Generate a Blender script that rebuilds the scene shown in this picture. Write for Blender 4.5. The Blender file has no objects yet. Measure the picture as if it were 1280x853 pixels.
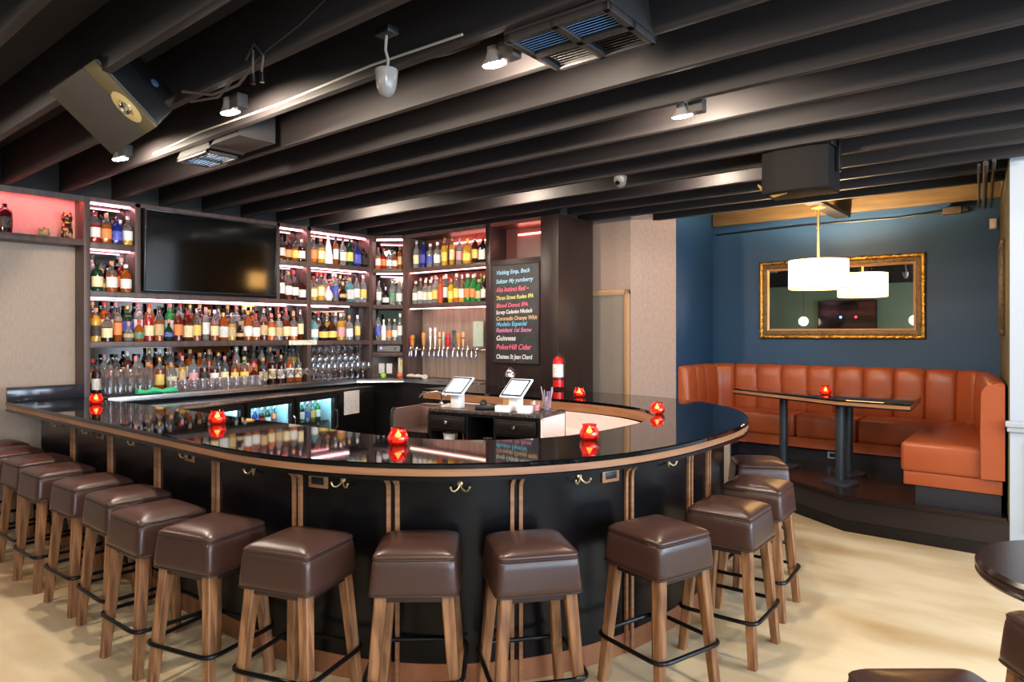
import bpy, bmesh, math, random
from mathutils import Vector, Matrix
R = math.radians
random.seed(7)
scene = bpy.context.scene
COL = scene.collection

# ------------------------------------------------------------------ camera
CAM_H, YAW, FPX, HOR = 1.65, 39.6, 853.33, 416.0
cam_d = bpy.data.cameras.new('camera'); cam_d.lens = 24; cam_d.sensor_width = 36
cam_d.shift_y = -(426.5 - HOR) / 1280; cam_d.clip_start = 0.05
cam = bpy.data.objects.new('camera', cam_d); COL.objects.link(cam)
cam.location = (0, 0, CAM_H); cam.rotation_euler = (R(90), 0, R(YAW))
scene.camera = cam
CS, SN = math.cos(R(YAW)), math.sin(R(YAW))
def ray(px):                      # horizontal direction of a photo column
    u = (px - 640) / FPX
    return Vector((u * CS - SN, u * SN + CS))

# ------------------------------------------------------------------ materials
def lin(c):
    return tuple(((x / 12.92) if x <= .04045 else ((x + .055) / 1.055) ** 2.4) for x in c)
def C(r, g, b): return lin((r / 255, g / 255, b / 255))
MATS = {}
def mat(name, col, rough=.5, metal=0., spec=.5, noise=None, bump=None, trans=0., emis=None, estr=0., coat=0., ior=1.45, alpha=1.):
    if name in MATS: return MATS[name]
    m = bpy.data.materials.new(name); m.use_nodes = True
    nt = m.node_tree; b = nt.nodes['Principled BSDF']
    b.inputs['Base Color'].default_value = (*col, 1)
    b.inputs['Roughness'].default_value = rough
    b.inputs['Metallic'].default_value = metal
    b.inputs['Specular IOR Level'].default_value = spec
    b.inputs['Transmission Weight'].default_value = trans
    b.inputs['Coat Weight'].default_value = coat
    b.inputs['IOR'].default_value = ior
    b.inputs['Alpha'].default_value = alpha
    if emis is not None:
        b.inputs['Emission Color'].default_value = (*emis, 1); b.inputs['Emission Strength'].default_value = estr
    tc = None
    def coords(scale):
        nonlocal tc
        if tc is None: tc = nt.nodes.new('ShaderNodeTexCoord')
        mp = nt.nodes.new('ShaderNodeMapping'); mp.inputs['Scale'].default_value = scale
        nt.links.new(tc.outputs['Object'], mp.inputs['Vector']); return mp
    if noise:
        sc, col2, lo, hi, det = noise
        mp = coords(sc); n = nt.nodes.new('ShaderNodeTexNoise'); n.inputs['Scale'].default_value = 1; n.inputs['Detail'].default_value = det
        rp = nt.nodes.new('ShaderNodeValToRGB')
        rp.color_ramp.elements[0].position = lo; rp.color_ramp.elements[1].position = hi
        rp.color_ramp.elements[0].color = (*col, 1); rp.color_ramp.elements[1].color = (*col2, 1)
        nt.links.new(mp.outputs[0], n.inputs['Vector']); nt.links.new(n.outputs['Fac'], rp.inputs[0])
        nt.links.new(rp.outputs[0], b.inputs['Base Color'])
    if bump:
        sc, st = bump
        mp = coords(sc); n = nt.nodes.new('ShaderNodeTexNoise'); n.inputs['Scale'].default_value = 1; n.inputs['Detail'].default_value = 4
        bp = nt.nodes.new('ShaderNodeBump'); bp.inputs['Strength'].default_value = st; bp.inputs['Distance'].default_value = .01
        nt.links.new(mp.outputs[0], n.inputs['Vector']); nt.links.new(n.outputs['Fac'], bp.inputs['Height'])
        nt.links.new(bp.outputs[0], b.inputs['Normal'])
    MATS[name] = m; return m

def thin_glass(name, tint=(1, 1, 1), refl=.12, rough=.02, milky=0., milk=(.9, .9, .9)):
    if name in MATS: return MATS[name]
    m = bpy.data.materials.new(name); m.use_nodes = True; nt = m.node_tree
    for n in list(nt.nodes): nt.nodes.remove(n)
    out = nt.nodes.new('ShaderNodeOutputMaterial'); mx = nt.nodes.new('ShaderNodeMixShader')
    tr = nt.nodes.new('ShaderNodeBsdfTransparent'); tr.inputs[0].default_value = (*tint, 1)
    gl = nt.nodes.new('ShaderNodeBsdfGlossy'); gl.inputs['Roughness'].default_value = rough
    lw = nt.nodes.new('ShaderNodeLayerWeight'); lw.inputs[0].default_value = .35
    mr = nt.nodes.new('ShaderNodeMapRange'); mr.inputs['To Min'].default_value = refl; mr.inputs['To Max'].default_value = .85
    nt.links.new(lw.outputs['Facing'], mr.inputs['Value']); nt.links.new(mr.outputs[0], mx.inputs[0])
    nt.links.new(tr.outputs[0], mx.inputs[1]); nt.links.new(gl.outputs[0], mx.inputs[2])
    last = mx
    if milky:
        df = nt.nodes.new('ShaderNodeBsdfTranslucent'); df.inputs[0].default_value = (*milk, 1)
        m2 = nt.nodes.new('ShaderNodeMixShader'); m2.inputs[0].default_value = milky
        nt.links.new(mx.outputs[0], m2.inputs[1]); nt.links.new(df.outputs[0], m2.inputs[2]); last = m2
    nt.links.new(last.outputs[0], out.inputs[0]); MATS[name] = m; return m

def printed(name, col, ink, sc=(150, 150, 210), thr=.6):
    return mat(name, col, rough=.6, noise=(sc, ink, thr, thr + .05, 2))

M_JOIST = mat('joist paint', C(41, 37, 38), .6, spec=.3, noise=((1.5, 9, 9), C(33, 30, 31), .35, .7, 5))
M_DECK = mat('deck paint', C(34, 31, 31), .8)
M_FLOOR = mat('stained concrete', C(210, 194, 162), .40, noise=((.8, 2.2, 1), C(168, 138, 94), .40, .72, 9), bump=((6, 6, 6), .03))
M_BEIGE = mat('textured wallcovering', C(162, 144, 130), .7, noise=((130, 130, 16), C(150, 132, 118), .35, .7, 3))
M_COLUMN = mat('taupe wallcovering', C(156, 134, 122), .7, noise=((70, 70, 24), C(146, 124, 113), .4, .65, 3))
M_BLUE = mat('blue wall paint', C(30, 66, 102), .5)
M_GREEN = mat('sage wall paint', C(120, 136, 112), .6)
M_OLIVE = mat('olive wall paint', C(92, 84, 58), .6)
M_WHITEW = mat('white wall paint', C(172, 182, 196), .5)
M_CAB = mat('dark stained cabinet wood', C(86, 68, 62), .45, noise=((18, 18, 2.5), C(64, 50, 46), .35, .7, 4))
M_CABD = mat('espresso wood', C(40, 27, 25), .4, noise=((20, 20, 3), C(30, 20, 19), .35, .7, 4))
M_MIRROR = mat('smoked mirror backing', (.20, .19, .185), .05, 1.)
M_LOOK = mat('looking glass', (.86, .87, .86), .01, 1.)
M_LED = mat('pink light strip', (1, .6, .66), .5, emis=(1, .36, .44), estr=32)
M_LEDR = mat('red light strip', (1, .4, .35), .5, emis=(1, .26, .22), estr=16)
M_GRANITE = mat('black granite', C(12, 12, 14), .035, spec=.62)
M_BLACKLAM = mat('black laminate', C(13, 11, 13), .24, spec=.3)
M_BLACK = mat('satin black', C(14, 13, 14), .4)
M_BLACKP = mat('black plastic', C(20, 20, 22), .45)
M_TRIMW = mat('copper wood trim', C(164, 116, 82), .38, noise=((3, 3, 40), C(138, 92, 62), .35, .7, 3))
M_COPPER = mat('copper kick plate', C(166, 112, 82), .38, .6)
M_STEEL = mat('stainless steel', (.55, .53, .51), .22, 1.)
M_CHROME = mat('chrome', (.75, .75, .75), .08, 1.)
M_BRASS = mat('antique brass', C(226, 190, 140), .3, .75)
M_LEATHER = mat('brown leather', C(64, 42, 36), .30, spec=.55, bump=((220, 220, 220), .06))
M_PIPING = mat('dark piping', C(48, 31, 28), .45)
M_LEG = mat('walnut leg wood', C(156, 110, 74), .42, noise=((34, 34, 3.0), C(92, 56, 34), .40, .68, 7))
M_RING = mat('black iron', C(30, 28, 28), .3, .7)
M_ORANGE = mat('cognac leather', C(152, 74, 40), .34, spec=.5, bump=((150, 150, 150), .05))
M_PLAT = mat('dark platform', C(38, 31, 32), .3)
M_GOLD = mat('gilt frame', C(196, 150, 70), .3, .85, noise=((40, 40, 40), C(70, 48, 22), .5, .7, 3), bump=((60, 60, 60), .6))
M_DARKGILT = mat('dark gilt', C(96, 76, 46), .45, .4, noise=((30, 30, 30), C(60, 46, 28), .45, .7, 3))
M_SCREEN = mat('dark screen', C(3, 3, 4), .085, spec=.85)
M_WHITE = mat('white plastic', C(232, 230, 230), .35)
M_PAPER = printed('printed paper', C(214, 212, 210), C(120, 118, 120), (70, 70, 150), .56)
M_MINT = printed('mint menu sheet', C(184, 208, 196), C(130, 150, 140), (40, 40, 160), .6)
M_SLATE = mat('chalkboard slate', C(52, 52, 54), .6, noise=((9, 9, 9), C(64, 64, 66), .4, .7, 4))
M_DOOR = mat('taupe door panel', C(134, 122, 112), .3)
M_RED = mat('red enamel', C(205, 22, 22), .28)
M_GREY = mat('grey plastic', C(120, 116, 114), .4)
M_GREYD = mat('charcoal grille', C(60, 55, 52), .6)
M_GLASS = thin_glass('clear glassware', (.96, .96, .97), .18, .03, .16)
M_PANE = thin_glass('clear pane', (.96, .98, .98), .06)
M_BULB = mat('lit lamp lens', (1, 1, 1), .4, emis=(1, .93, .82), estr=60)
M_SHADE = mat('lit fabric shade', C(250, 235, 200), .8, emis=(1, .50, .12), estr=8, noise=((26, 26, 26), C(230, 205, 150), .45, .62, 2))
M_CANDLE = thin_glass('red votive glass', (.97, .34, .28), .05, .08, .22, (.85, .04, .03))
M_FLAME = mat('candle flame', (1, .8, .5), .5, emis=(1, .55, .16), estr=26)
M_WAX = mat('candle wax', C(240, 120, 80), .5, emis=(1, .45, .15), estr=.8)  # weak emission puts the flame's glow into the wax itself
M_BLUELIT_SLAT = mat('louver slats painted blue-lit', C(120, 165, 225), .4)  # bluish light on the slats is painted into their base colour
M_RUBBER = mat('grey conduit', C(44, 40, 38), .6)
M_TABLET = mat('tablet screen', (1, 1, 1), .3, emis=(.86, .95, 1), estr=1.5)
M_DUCT = mat('black duct', C(34, 31, 31), .55)

# ------------------------------------------------------------------ mesh builder
class MB:
    def __init__(s): s.bm = bmesh.new()
    def _xf(s, vs, M):
        bmesh.ops.transform(s.bm, matrix=M, verts=vs)
    def box(s, c, d, rot=None, bev=0., seg=2):
        r = bmesh.ops.create_cube(s.bm, size=1.); vs = r['verts']
        M = Matrix.Diagonal((*d, 1))
        bmesh.ops.transform(s.bm, matrix=M, verts=vs)
        if bev:
            es = list({e for v in vs for e in v.link_edges})
            rr = bmesh.ops.bevel(s.bm, geom=es, offset=bev, segments=seg, affect='EDGES', profile=.5)
            vs = list({v for f in rr['faces'] for v in f.verts} | {v for v in vs if v.is_valid})
        T = Matrix.Translation(c)
        if rot is not None:
            T = T @ (rot.to_4x4() if not isinstance(rot, (int, float)) else Matrix.Rotation(rot, 4, 'Z'))
        bmesh.ops.transform(s.bm, matrix=T, verts=vs); return s
    def b2(s, x0, x1, y0, y1, z0, z1, bev=0.):
        return s.box(((x0 + x1) / 2, (y0 + y1) / 2, (z0 + z1) / 2), (abs(x1 - x0), abs(y1 - y0), abs(z1 - z0)), bev=bev)
    def rings(s, rs, cap0=True, cap1=True, closed=True, wrap=False):
        vv = [[s.bm.verts.new(p) for p in r] for r in rs]
        n = len(vv[0])
        pairs = list(zip(vv, vv[1:])) + ([(vv[-1], vv[0])] if wrap else [])
        for a, b in pairs:
            for i in range(n if closed else n - 1):
                j = (i + 1) % n
                try: s.bm.faces.new((a[i], a[j], b[j], b[i]))
                except ValueError: pass
        if cap0 and not wrap: s.bm.faces.new(vv[0][::-1])
        if cap1 and not wrap: s.bm.faces.new(vv[-1])
        return s
    def prism(s, pts, z0, z1, bev=0.):
        a = [s.bm.verts.new((x, y, z0)) for x, y in pts]; b = [s.bm.verts.new((x, y, z1)) for x, y in pts]
        n = len(pts); fs = []
        for i in range(n): fs.append(s.bm.faces.new((a[i], a[(i + 1) % n], b[(i + 1) % n], b[i])))
        fs.append(s.bm.faces.new(a[::-1])); fs.append(s.bm.faces.new(b))
        if bev:
            es = list({e for f in fs for e in f.edges})
            bmesh.ops.bevel(s.bm, geom=es, offset=bev, segments=3, affect='EDGES', profile=.5)
        return s
    def lathe(s, prof, seg=16, c=(0, 0, 0), sq=0., M=None, cap0=True, cap1=True):
        rs = []
        for r, z in prof:
            ring = []
            for i in range(seg):
                a = 2 * math.pi * (i + .5) / seg; ca, sa = math.cos(a), math.sin(a); k = 1.
                if sq: k = 1 / ((abs(ca) ** sq + abs(sa) ** sq) ** (1 / sq))
                p = Vector((r * k * ca, r * k * sa, z))
                if M is not None: p = M @ p
                ring.append(p + Vector(c))
            rs.append(ring)
        return s.rings(rs, cap0, cap1)
    def cyl(s, p0, p1, r0, r1=None, seg=12):
        p0, p1 = Vector(p0), Vector(p1); r1 = r0 if r1 is None else r1
        q = (p1 - p0).to_track_quat('Z', 'Y').to_matrix().to_4x4(); L = (p1 - p0).length
        return s.lathe([(r0, 0), (r1, L)], seg, p0, M=q)
    def tube(s, pts, r, seg=8, closed=False):
        pts = [Vector(p) for p in pts]; n = len(pts); rs = []; up = None
        for i, p in enumerate(pts):
            a = pts[(i - 1) % n] if (closed or i) else p; b = pts[(i + 1) % n] if (closed or i < n - 1) else p
            t = (b - a).normalized()
            if up is None: up = Vector((0, 0, 1)) if abs(t.z) < .9 else Vector((1, 0, 0))
            x = t.cross(up).normalized(); up = x.cross(t).normalized()
            rr = r[i] if isinstance(r, (list, tuple)) else r
            rs.append([p + x * rr * math.cos(2 * math.pi * k / seg) + up * rr * math.sin(2 * math.pi * k / seg) for k in range(seg)])
        return s.rings(rs, wrap=closed)
    def sphere(s, c, r, sc=(1, 1, 1), seg=14):
        prof = [(r * math.sin(math.pi * i / 10) + 1e-5, -r * math.cos(math.pi * i / 10)) for i in range(11)]
        M = Matrix.Diagonal((*sc, 1)); return s.lathe(prof, seg, c, M=M)
    def quad(s, *p):
        s.bm.faces.new([s.bm.verts.new(q) for q in p]); return s
    def mesh(s, name, smooth=True, ang=38):
        bmesh.ops.remove_doubles(s.bm, verts=s.bm.verts, dist=1e-6)
        bmesh.ops.recalc_face_normals(s.bm, faces=s.bm.faces)
        me = bpy.data.meshes.new(name); s.bm.to_mesh(me); s.bm.free()
        if smooth:
            me.polygons.foreach_set('use_smooth', [True] * len(me.polygons))
            me.set_sharp_from_angle(angle=R(ang))
        return me
    def build(s, name, m, parent=None, world=False, smooth=True, ang=38):
        if world and parent is not None:
            bmesh.ops.transform(s.bm, matrix=parent.matrix_basis.inverted(), verts=s.bm.verts)
        me = s.mesh(name, smooth, ang); me.materials.append(m)
        o = bpy.data.objects.new(name, me); COL.objects.link(o)
        if parent is not None: o.parent = parent
        return o

def thing(name, label, cat, loc=(0, 0, 0), rz=0., group=None):
    o = bpy.data.objects.new(name, None); COL.objects.link(o); o.empty_display_size = .05
    o.location = loc; o.rotation_euler = (0, 0, rz); o['label'] = label; o['category'] = cat
    o['kind'] = 'thing'
    if group: o['group'] = group
    return o
def tag(o, label, cat, group=None, kind='thing'):
    o['label'] = label; o['category'] = cat; o['kind'] = kind
    if group: o['group'] = group
    return o
def struct(name, mb, m, label=None, **k):
    o = mb.build(name, m, **k); o['kind'] = 'structure'; o['category'] = name.split('_')[0]
    o['label'] = label or name.replace('_', ' '); return o
def copy_tree(o, parent=None):
    c = o.copy(); COL.objects.link(c)
    if parent is not None: c.parent = parent
    for ch in o.children: copy_tree(ch, c)
    return c
ORD = 'first second third fourth fifth sixth seventh eighth ninth tenth eleventh twelfth thirteenth fourteenth fifteenth sixteenth seventeenth eighteenth nineteenth twentieth twenty-first twenty-second twenty-third twenty-fourth twenty-fifth twenty-sixth twenty-seventh twenty-eighth'.split()

def light(name, kind, loc, power, col, size=.05, rot=None, spot=None, blend=.6, sy=None):
    d = bpy.data.lights.new(name, kind); d.energy = power; d.color = col
    if kind == 'AREA':
        d.shape = 'RECTANGLE'; d.size = size; d.size_y = sy or size
    else: d.shadow_soft_size = size
    if kind == 'SPOT': d.spot_size = spot; d.spot_blend = blend
    o = bpy.data.objects.new(name, d); COL.objects.link(o); o.location = loc
    if rot is not None: o.rotation_euler = rot
    return o

# ================================================================== SETTING
JZ, JTOP = 2.883, 3.19
struct('floor', MB().b2(-7.6, 3.7, -3.9, 8.4, -.1, 0), M_FLOOR, 'tan polished concrete floor of the barroom')
struct('ceiling', MB().b2(-7.6, 3.7, -3.9, 8.4, JTOP, JTOP + .1), M_DECK, 'dark ceiling deck above the open joists')
for k in range(-9, 15):
    y = .865 + .425 * k
    x0, x1 = -7.3, (3.5 if y < 6.05 else -.30)
    if y > 6.4: x0 = -4.9
    if y > 6.95: x0 = -3.42
    if y > 7.6: x1 = -.5
    o = struct('ceiling_joist', MB().box(((x0 + x1) / 2, y - .022, (JZ + JTOP) / 2), (x1 - x0, .044, JTOP - JZ), bev=.004), M_JOIST, 'dark painted ceiling joist')
    o['group'] = 'ceiling joists'
# walls
struct('wall_left', MB().b2(-7.5, -7.13, -3.9, 6.3, 0, 3.2), M_BEIGE, 'beige textured wall behind the liquor shelves')
struct('trim_8', MB().b2(-7.13, -6.93, -3.6, 5.6, 2.884, 3.19).prism([(-7.13, 5.6), (-6.93, 5.58), (-6.6, 5.80), (-4.14, 5.80), (-4.14, 6.11), (-7.13, 6.11)], 2.884, 3.19), M_DECK, 'dark boarding above the liquor shelves')
struct('wall_taps', MB().b2(-7.5, -4.7, 6.12, 6.3, 0, 3.2), M_BEIGE, 'wall behind the beer taps')
struct('wall_door', MB().prism([(-4.9, 6.6), (-3.77, 6.6), (-3.404, 6.95), (-3.6, 7.15), (-4.9, 7.15)], 0, 3.2), M_COLUMN, 'taupe wall with the closed doorway')
struct('wall_alcove_side', MB().prism([(-3.404, 6.9505), (-3.46, 8.3), (-3.9, 8.3), (-3.9, 7.151), (-3.60, 7.151)], 0, 3.2), M_BLUE, 'blue side wall of the booth alcove')
struct('wall_alcove_back', MB().b2(-3.7, -.3, 8.05, 8.3, 0, 3.2), M_BLUE, 'blue wall behind the booth')
struct('wall_alcove_right', MB().prism([(-.5685, 8.05), (-.385, 6.14), (-.2, 6.14), (-.2, 8.3), (-.5685, 8.3)], 0, 3.2), M_OLIVE, 'olive side wall of the booth alcove')
struct('wall_right', MB().b2(-.375, 3.7, 6.13, 6.3, 0, 3.2), M_WHITEW, 'white wainscoted wall beside the booth')
struct('trim_1', MB().b2(-.40, 3.5, 6.085, 6.13, .965, 1.01, bev=.008).b2(-.39, 3.5, 6.10, 6.13, .93, .965, bev=.006), M_WHITEW, 'white chair rail')
for i in range(4):
    x = -.28 + i * .9
    m = MB()
    for (a, b, c, d) in ((x, x + .78, .84, .865), (x, x + .78, .20, .225), (x, x + .025, .2, .865), (x + .755, x + .78, .2, .865)): m.b2(a, b, 6.115, 6.13, c, d, bev=.005)
    struct('trim_%d' % (i + 2), m, M_WHITEW, 'white wainscot panel moulding')
struct('baseboard_right', MB().b2(-.375, 3.5, 6.11, 6.13, 0, .14, bev=.006), M_WHITEW, 'white baseboard')
# street side with windows (behind / beside the camera)
m = MB(); XW = 3.5
wins = [(-2.9, -.6), (.2, 2.5), (3.2, 5.4)]
ys = [-3.9] + [v for w in wins for v in w] + [6.2]
for a, b in zip(ys[0::2], ys[1::2]): m.b2(XW, XW + .2, a, b, 0, 3.2)
for a, b in wins: m.b2(XW, XW + .2, a, b, 0, .8); m.b2(XW, XW + .2, a, b, 2.6, 3.2)
struct('wall_street', m, M_GREEN, 'street side wall with windows')
for i, (a, b) in enumerate(wins):
    m = MB()
    for (p, q, r, s_) in ((a, b, .8, .86), (a, b, 2.54, 2.6), (a, a + .06, .8, 2.6), (b - .06, b, .8, 2.6), ((a + b) / 2 - .025, (a + b) / 2 + .025, .8, 2.6)):
        m.b2(XW + .05, XW + .12, p, q, r, s_)
    w = struct('window_%d' % (i + 1), m, M_BLACK, 'street window frame')
    MB().b2(XW + .08, XW + .085, a + .05, b - .05, .85, 2.55).build('pane', M_PANE, w)
struct('wall_front', MB().b2(-7.5, 3.7, -3.9, -3.6, 0, 3.2), M_GREEN, 'sage wall behind the camera')
# ledger beam over booth
struct('trim_9', MB().b2(-3.43, -.55, 7.99, 8.05, 2.945, 3.19, bev=.004), mat('raw ledger beam', C(120, 96, 62), .6, noise=((2, 20, 20), C(92, 72, 46), .35, .7, 5)), 'brown timber ledger beam above the booth')
# doorway in the taupe wall
d = thing('door_1', 'taupe flush door panel in tan wooden frame', 'door', (-4.2, 6.6, 0)); d['kind'] = 'structure'
m = MB(); X0, X1, ZT = -4.70, -3.775, 2.125
m.b2(X0, X0 + .06, 6.565, 6.60, 0, ZT, bev=.006).b2(X1 - .06, X1, 6.565, 6.60, 0, ZT, bev=.006).b2(X0, X1, 6.565, 6.60, ZT - .055, ZT, bev=.006)
m.b2(X0 + .012, X0 + .03, 6.555, 6.58, 0, ZT - .015).b2(X1 - .03, X1 - .012, 6.555, 6.58, 0, ZT - .015).b2(X0 + .02, X1 - .02, 6.555, 6.58, ZT - .03, ZT - .012)
m.build('door_frame', mat('tan door casing', C(178, 140, 104), .45), d, world=True)
MB().b2(X0 + .06, X1 - .06, 6.585, 6.598, .02, ZT - .055).build('door_panel', M_DOOR, d, world=True)
MB().b2(X0 + .06, X0 + .08, 6.575, 6.598, 0, ZT - .055).b2(X0 + .06, X1 - .06, 6.575, 6.598, ZT - .075, ZT - .055).build('door_stop', M_GREY, d, world=True)

# raised platform
pf = thing('raised_platform', 'dark painted raised platform carrying the booth', 'platform', (-1.6, 7, 0)); pf['kind'] = 'structure'
PP = [(-.385, 6.13), (-1.486, 6.139), (-2.79, 7.01), (-3.40, 7.01), (-3.44, 8.04), (-.57, 8.04)]
MB().prism([(x, y) for x, y in PP][::-1], 0, .272).build('riser', M_PLAT, pf, world=True)
PN = [(-.39, 6.10), (-1.495, 6.108), (-2.80, 6.978), (-3.40, 6.99), (-3.44, 8.04), (-.57, 8.04)]
MB().prism(PN[::-1], .272, .30).build('tread', mat('platform boards', C(34, 22, 22), .22, noise=((3, 40, 40), C(26, 17, 17), .35, .7, 3)), pf, world=True)
MB().prism([(-.385, 6.13), (-.385, 6.118), (-1.49, 6.126), (-2.79, 6.995), (-2.79, 7.01), (-1.486, 6.139)], 0, .09).build('base_strip', M_BLACK, pf, world=True)

# ================================================================== BAR COUNTER
def upath(xc, yc, a, b, n, xl, xe, yl=None, nn=64, nl=10):
    """plan line of a U: near leg from the wall, rounded nose, far leg back; equal counts so two of them can be bridged"""
    pts = []
    for i in range(nl): t = i / nl; pts.append(Vector((xl + (xc - xl) * t, (yl if yl else yc - b) * (1 - t) + (yc - b) * t)))
    for i in range(nn + 1):
        th = -math.pi / 2 + math.pi * i / nn
        c_, s_ = math.cos(th), math.sin(th)
        pts.append(Vector((xc + a * max(c_, 0) ** (2 / n), yc + b * math.copysign(abs(s_) ** (2 / n), s_))))
    for i in range(1, nl + 1): t = i / nl; pts.append(Vector((xc + (xe - xc) * t, yc + b)))
    return pts
def offs(pts, d):
    out = []
    for i, p in enumerate(pts):
        a = pts[max(i - 1, 0)]; b = pts[min(i + 1, len(pts) - 1)]
        t = (b - a).normalized(); out.append(p + Vector((-t.y, t.x)) * d)   # to the inside of the U
    return out
OUT = upath(-3.54, 3.685, 1.964, 1.965, 2.4, -6.893, -5.2, 1.695)
INN = upath(-3.54, 3.655, 1.38, 1.19, 2.7, -6.893, -5.2, 2.275)
def band(mb, o, i, z0, z1, bev=0.):
    rs = []
    for p, q in zip(o, i):
        rs.append([Vector((p.x, p.y, z0)), Vector((p.x, p.y, z1 - bev)), Vector((p.x + (q.x - p.x) * 0, p.y, z1 - bev))] if False else
                  [Vector((*p, z0)), Vector((*p, z1 - bev)), Vector((*(p + (q - p).normalized() * bev), z1)), Vector((*q, z1)), Vector((*q, z0))])
    mb.rings(rs); return mb
bar = thing('bar_counter', 'U-shaped bar with black stone top, copper trim and black panelled front', 'bar', (-3.5, 3.7, 0))
band(MB(), OUT, INN, 1.046, 1.07, .006).build('countertop', M_GRANITE, bar, world=True)
band(MB(), offs(OUT, .006), offs(OUT, .05), 1.012, 1.046).build('wood_edge', M_TRIMW, bar, world=True)
band(MB(), offs(OUT, .0), offs(OUT, .06), .992, 1.012, .004).build('lower_edge', M_BLACKLAM, bar, world=True)
band(MB(), offs(INN, -.03), offs(INN, .0), .975, 1.046).build('inner_edge', M_TRIMW, bar, world=True)
band(MB(), offs(OUT, .05), offs(OUT, .42), .985, 1.01).build('top_support', M_BLACK, bar, world=True)
BASE = [p for p in offs(OUT, .165) if p.x > -6.58 or p.y > 3]
BASE = [Vector((-6.58, BASE[0].y))] + BASE
band(MB(), BASE, offs(BASE, .04), .10, .986).build('front_panel', M_BLACKLAM, bar, world=True)
band(MB(), offs(BASE, -.004), offs(BASE, .03), 0, .105).build('kick_plate', M_COPPER, bar, world=True)
def hit(px, line):
    r = ray(px)
    for p, q in zip(line, line[1:]):
        e = q - p; det = r.x * -e.y + r.y * e.x
        if abs(det) < 1e-9: continue
        t = (p.x * -e.y + p.y * e.x) / det; s = (r.x * p.y - r.y * p.x) / det
        if 0 <= s <= 1 and t > 0:
            tn = e.normalized(); return p + e * s, tn
for px in (92, 139, 198, 271, 373, 492, 645, 785, 861, 884):
    p, t = hit(px, BASE); nrm = Vector((t.y, -t.x)); gap = .021 if px > 300 else .024
    for s_ in (-1, 1):
        q = p + t * gap * s_; m = MB(); rs = []
        for (o_, z) in ((.0, 0.), (.0, .90), (.004, .935), (.016, .962), (.045, .985)):
            c0 = q + nrm * o_
            ax = Vector((nrm.x, nrm.y, 0)); tx = Vector((t.x, t.y, 0)); b0 = Vector((*c0, z))
            dz = Vector((0, 0, -.014)) if o_ > .01 else Vector((0, 0, 0))
            th = ax * .014
            rs.append([b0 - tx * .009 - ax * .006, b0 + tx * .009 - ax * .006, b0 + tx * .009 + th + dz, b0 - tx * .009 + th + dz])
        m.rings(rs).build('trim_strip', M_TRIMW, bar, world=True)
HOOKL = offs(BASE, -.004)
for px in (73, 112, 170, 236, 318, 429, 575, 724, 834):
    p, t = hit(px, HOOKL); n3 = Vector((t.y, -t.x, 0)); t3 = Vector((t.x, t.y, 0)); b0 = Vector((*p, .945))
    m = MB()
    m.lathe([(.001, -.002), (.013, -.002), (.013, .004), (.005, .008), (.005, .014)], 12, b0, M=n3.to_track_quat('Z', 'Y').to_matrix().to_4x4())
    for s_ in (-1, 1):
        m.tube([b0 + n3 * .008 + Vector((0, 0, -.004)), b0 + n3 * .014 + t3 * .010 * s_ + Vector((0, 0, -.020)), b0 + n3 * .022 + t3 * .024 * s_ + Vector((0, 0, -.030)), b0 + n3 * .03 + t3 * .037 * s_ + Vector((0, 0, -.026)), b0 + n3 * .033 + t3 * .044 * s_ + Vector((0, 0, -.012))], .0042, 8)
        m.sphere(b0 + n3 * .033 + t3 * .044 * s_ + Vector((0, 0, -.010)), .0065, seg=10)
    m.build('coat_hook', M_BRASS, bar, world=True)
for px in (125, 237, 398, 763):
    p, t = hit(px, HOOKL); ang = math.atan2(t.y, t.x); b0 = (p.x, p.y, .930)
    o = MB().box(b0, (.115, .012, .07), ang, bev=.004).build('outlet_plate', M_TRIMW, bar, world=True)
    m = MB()
    n3 = Vector((t.y, -t.x, 0)) * .005
    m.box(Vector(b0) + n3, (.075, .008, .036), ang, bev=.003)
    m.build('outlet_socket', M_BLACKP, o); o.children[0].data.transform(bar.matrix_basis.inverted())
# upright splash board at the wall end of the bar
sb = MB().b2(-6.893, -6.868, 1.70, 2.275, 1.071, 1.19, bev=.002).build('splash_board', mat('charcoal stone', C(40, 38, 44), .15), None)
tag(sb, 'charcoal splash board standing on the wall end of the bar', 'splash board')
# service worktop inside the nose of the bar
IN2 = upath(-3.54, 3.655, 1.34, 1.15, 2.7, -3.6, -4.55); IN3 = upath(-3.54, 3.655, .96, .79, 2.4, -3.6, -4.55)
sv = thing('service_worktop', 'white curved worktop with pink light in its colour under the nose of the bar', 'worktop', (-3, 3.7, 0))
i0 = 30
M_WTOP = mat('white laminate painted pink-lit', C(236, 206, 204), .4)  # pink glow on the white laminate is put into its base colour
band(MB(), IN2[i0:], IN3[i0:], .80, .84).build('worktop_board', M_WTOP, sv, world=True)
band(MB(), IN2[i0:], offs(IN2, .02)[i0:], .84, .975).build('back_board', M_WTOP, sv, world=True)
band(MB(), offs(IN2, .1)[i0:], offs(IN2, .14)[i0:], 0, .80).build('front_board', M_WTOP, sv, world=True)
# clear bins on that worktop
for (x, y, w, lab) in ((-2.52, 3.42, .17, 'clear plastic bin behind the candle on the white worktop'), (-2.44, 3.78, .2, 'clear plastic tub of wrapped straws nearest the bar nose')):
    b_ = thing('clear_bin', lab, 'bin', (x, y, .841), .9)
    m = MB(); m.lathe([(w * .42, 0), (w * .5, .13), (w * .52, .135)], 16, sq=6, cap1=False)
    m.build('bin_body', M_GLASS, b_)
    m = MB()
    for q in range(7): m.cyl((random.uniform(-.05, .05), random.uniform(-.04, .04), .005), (random.uniform(-.07, .07), random.uniform(-.06, .06), .12), .006)
    m.build('straws', mat('grey straws', C(150, 140, 140), .4), b_); b_.children[1]['kind'] = 'stuff'
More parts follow.
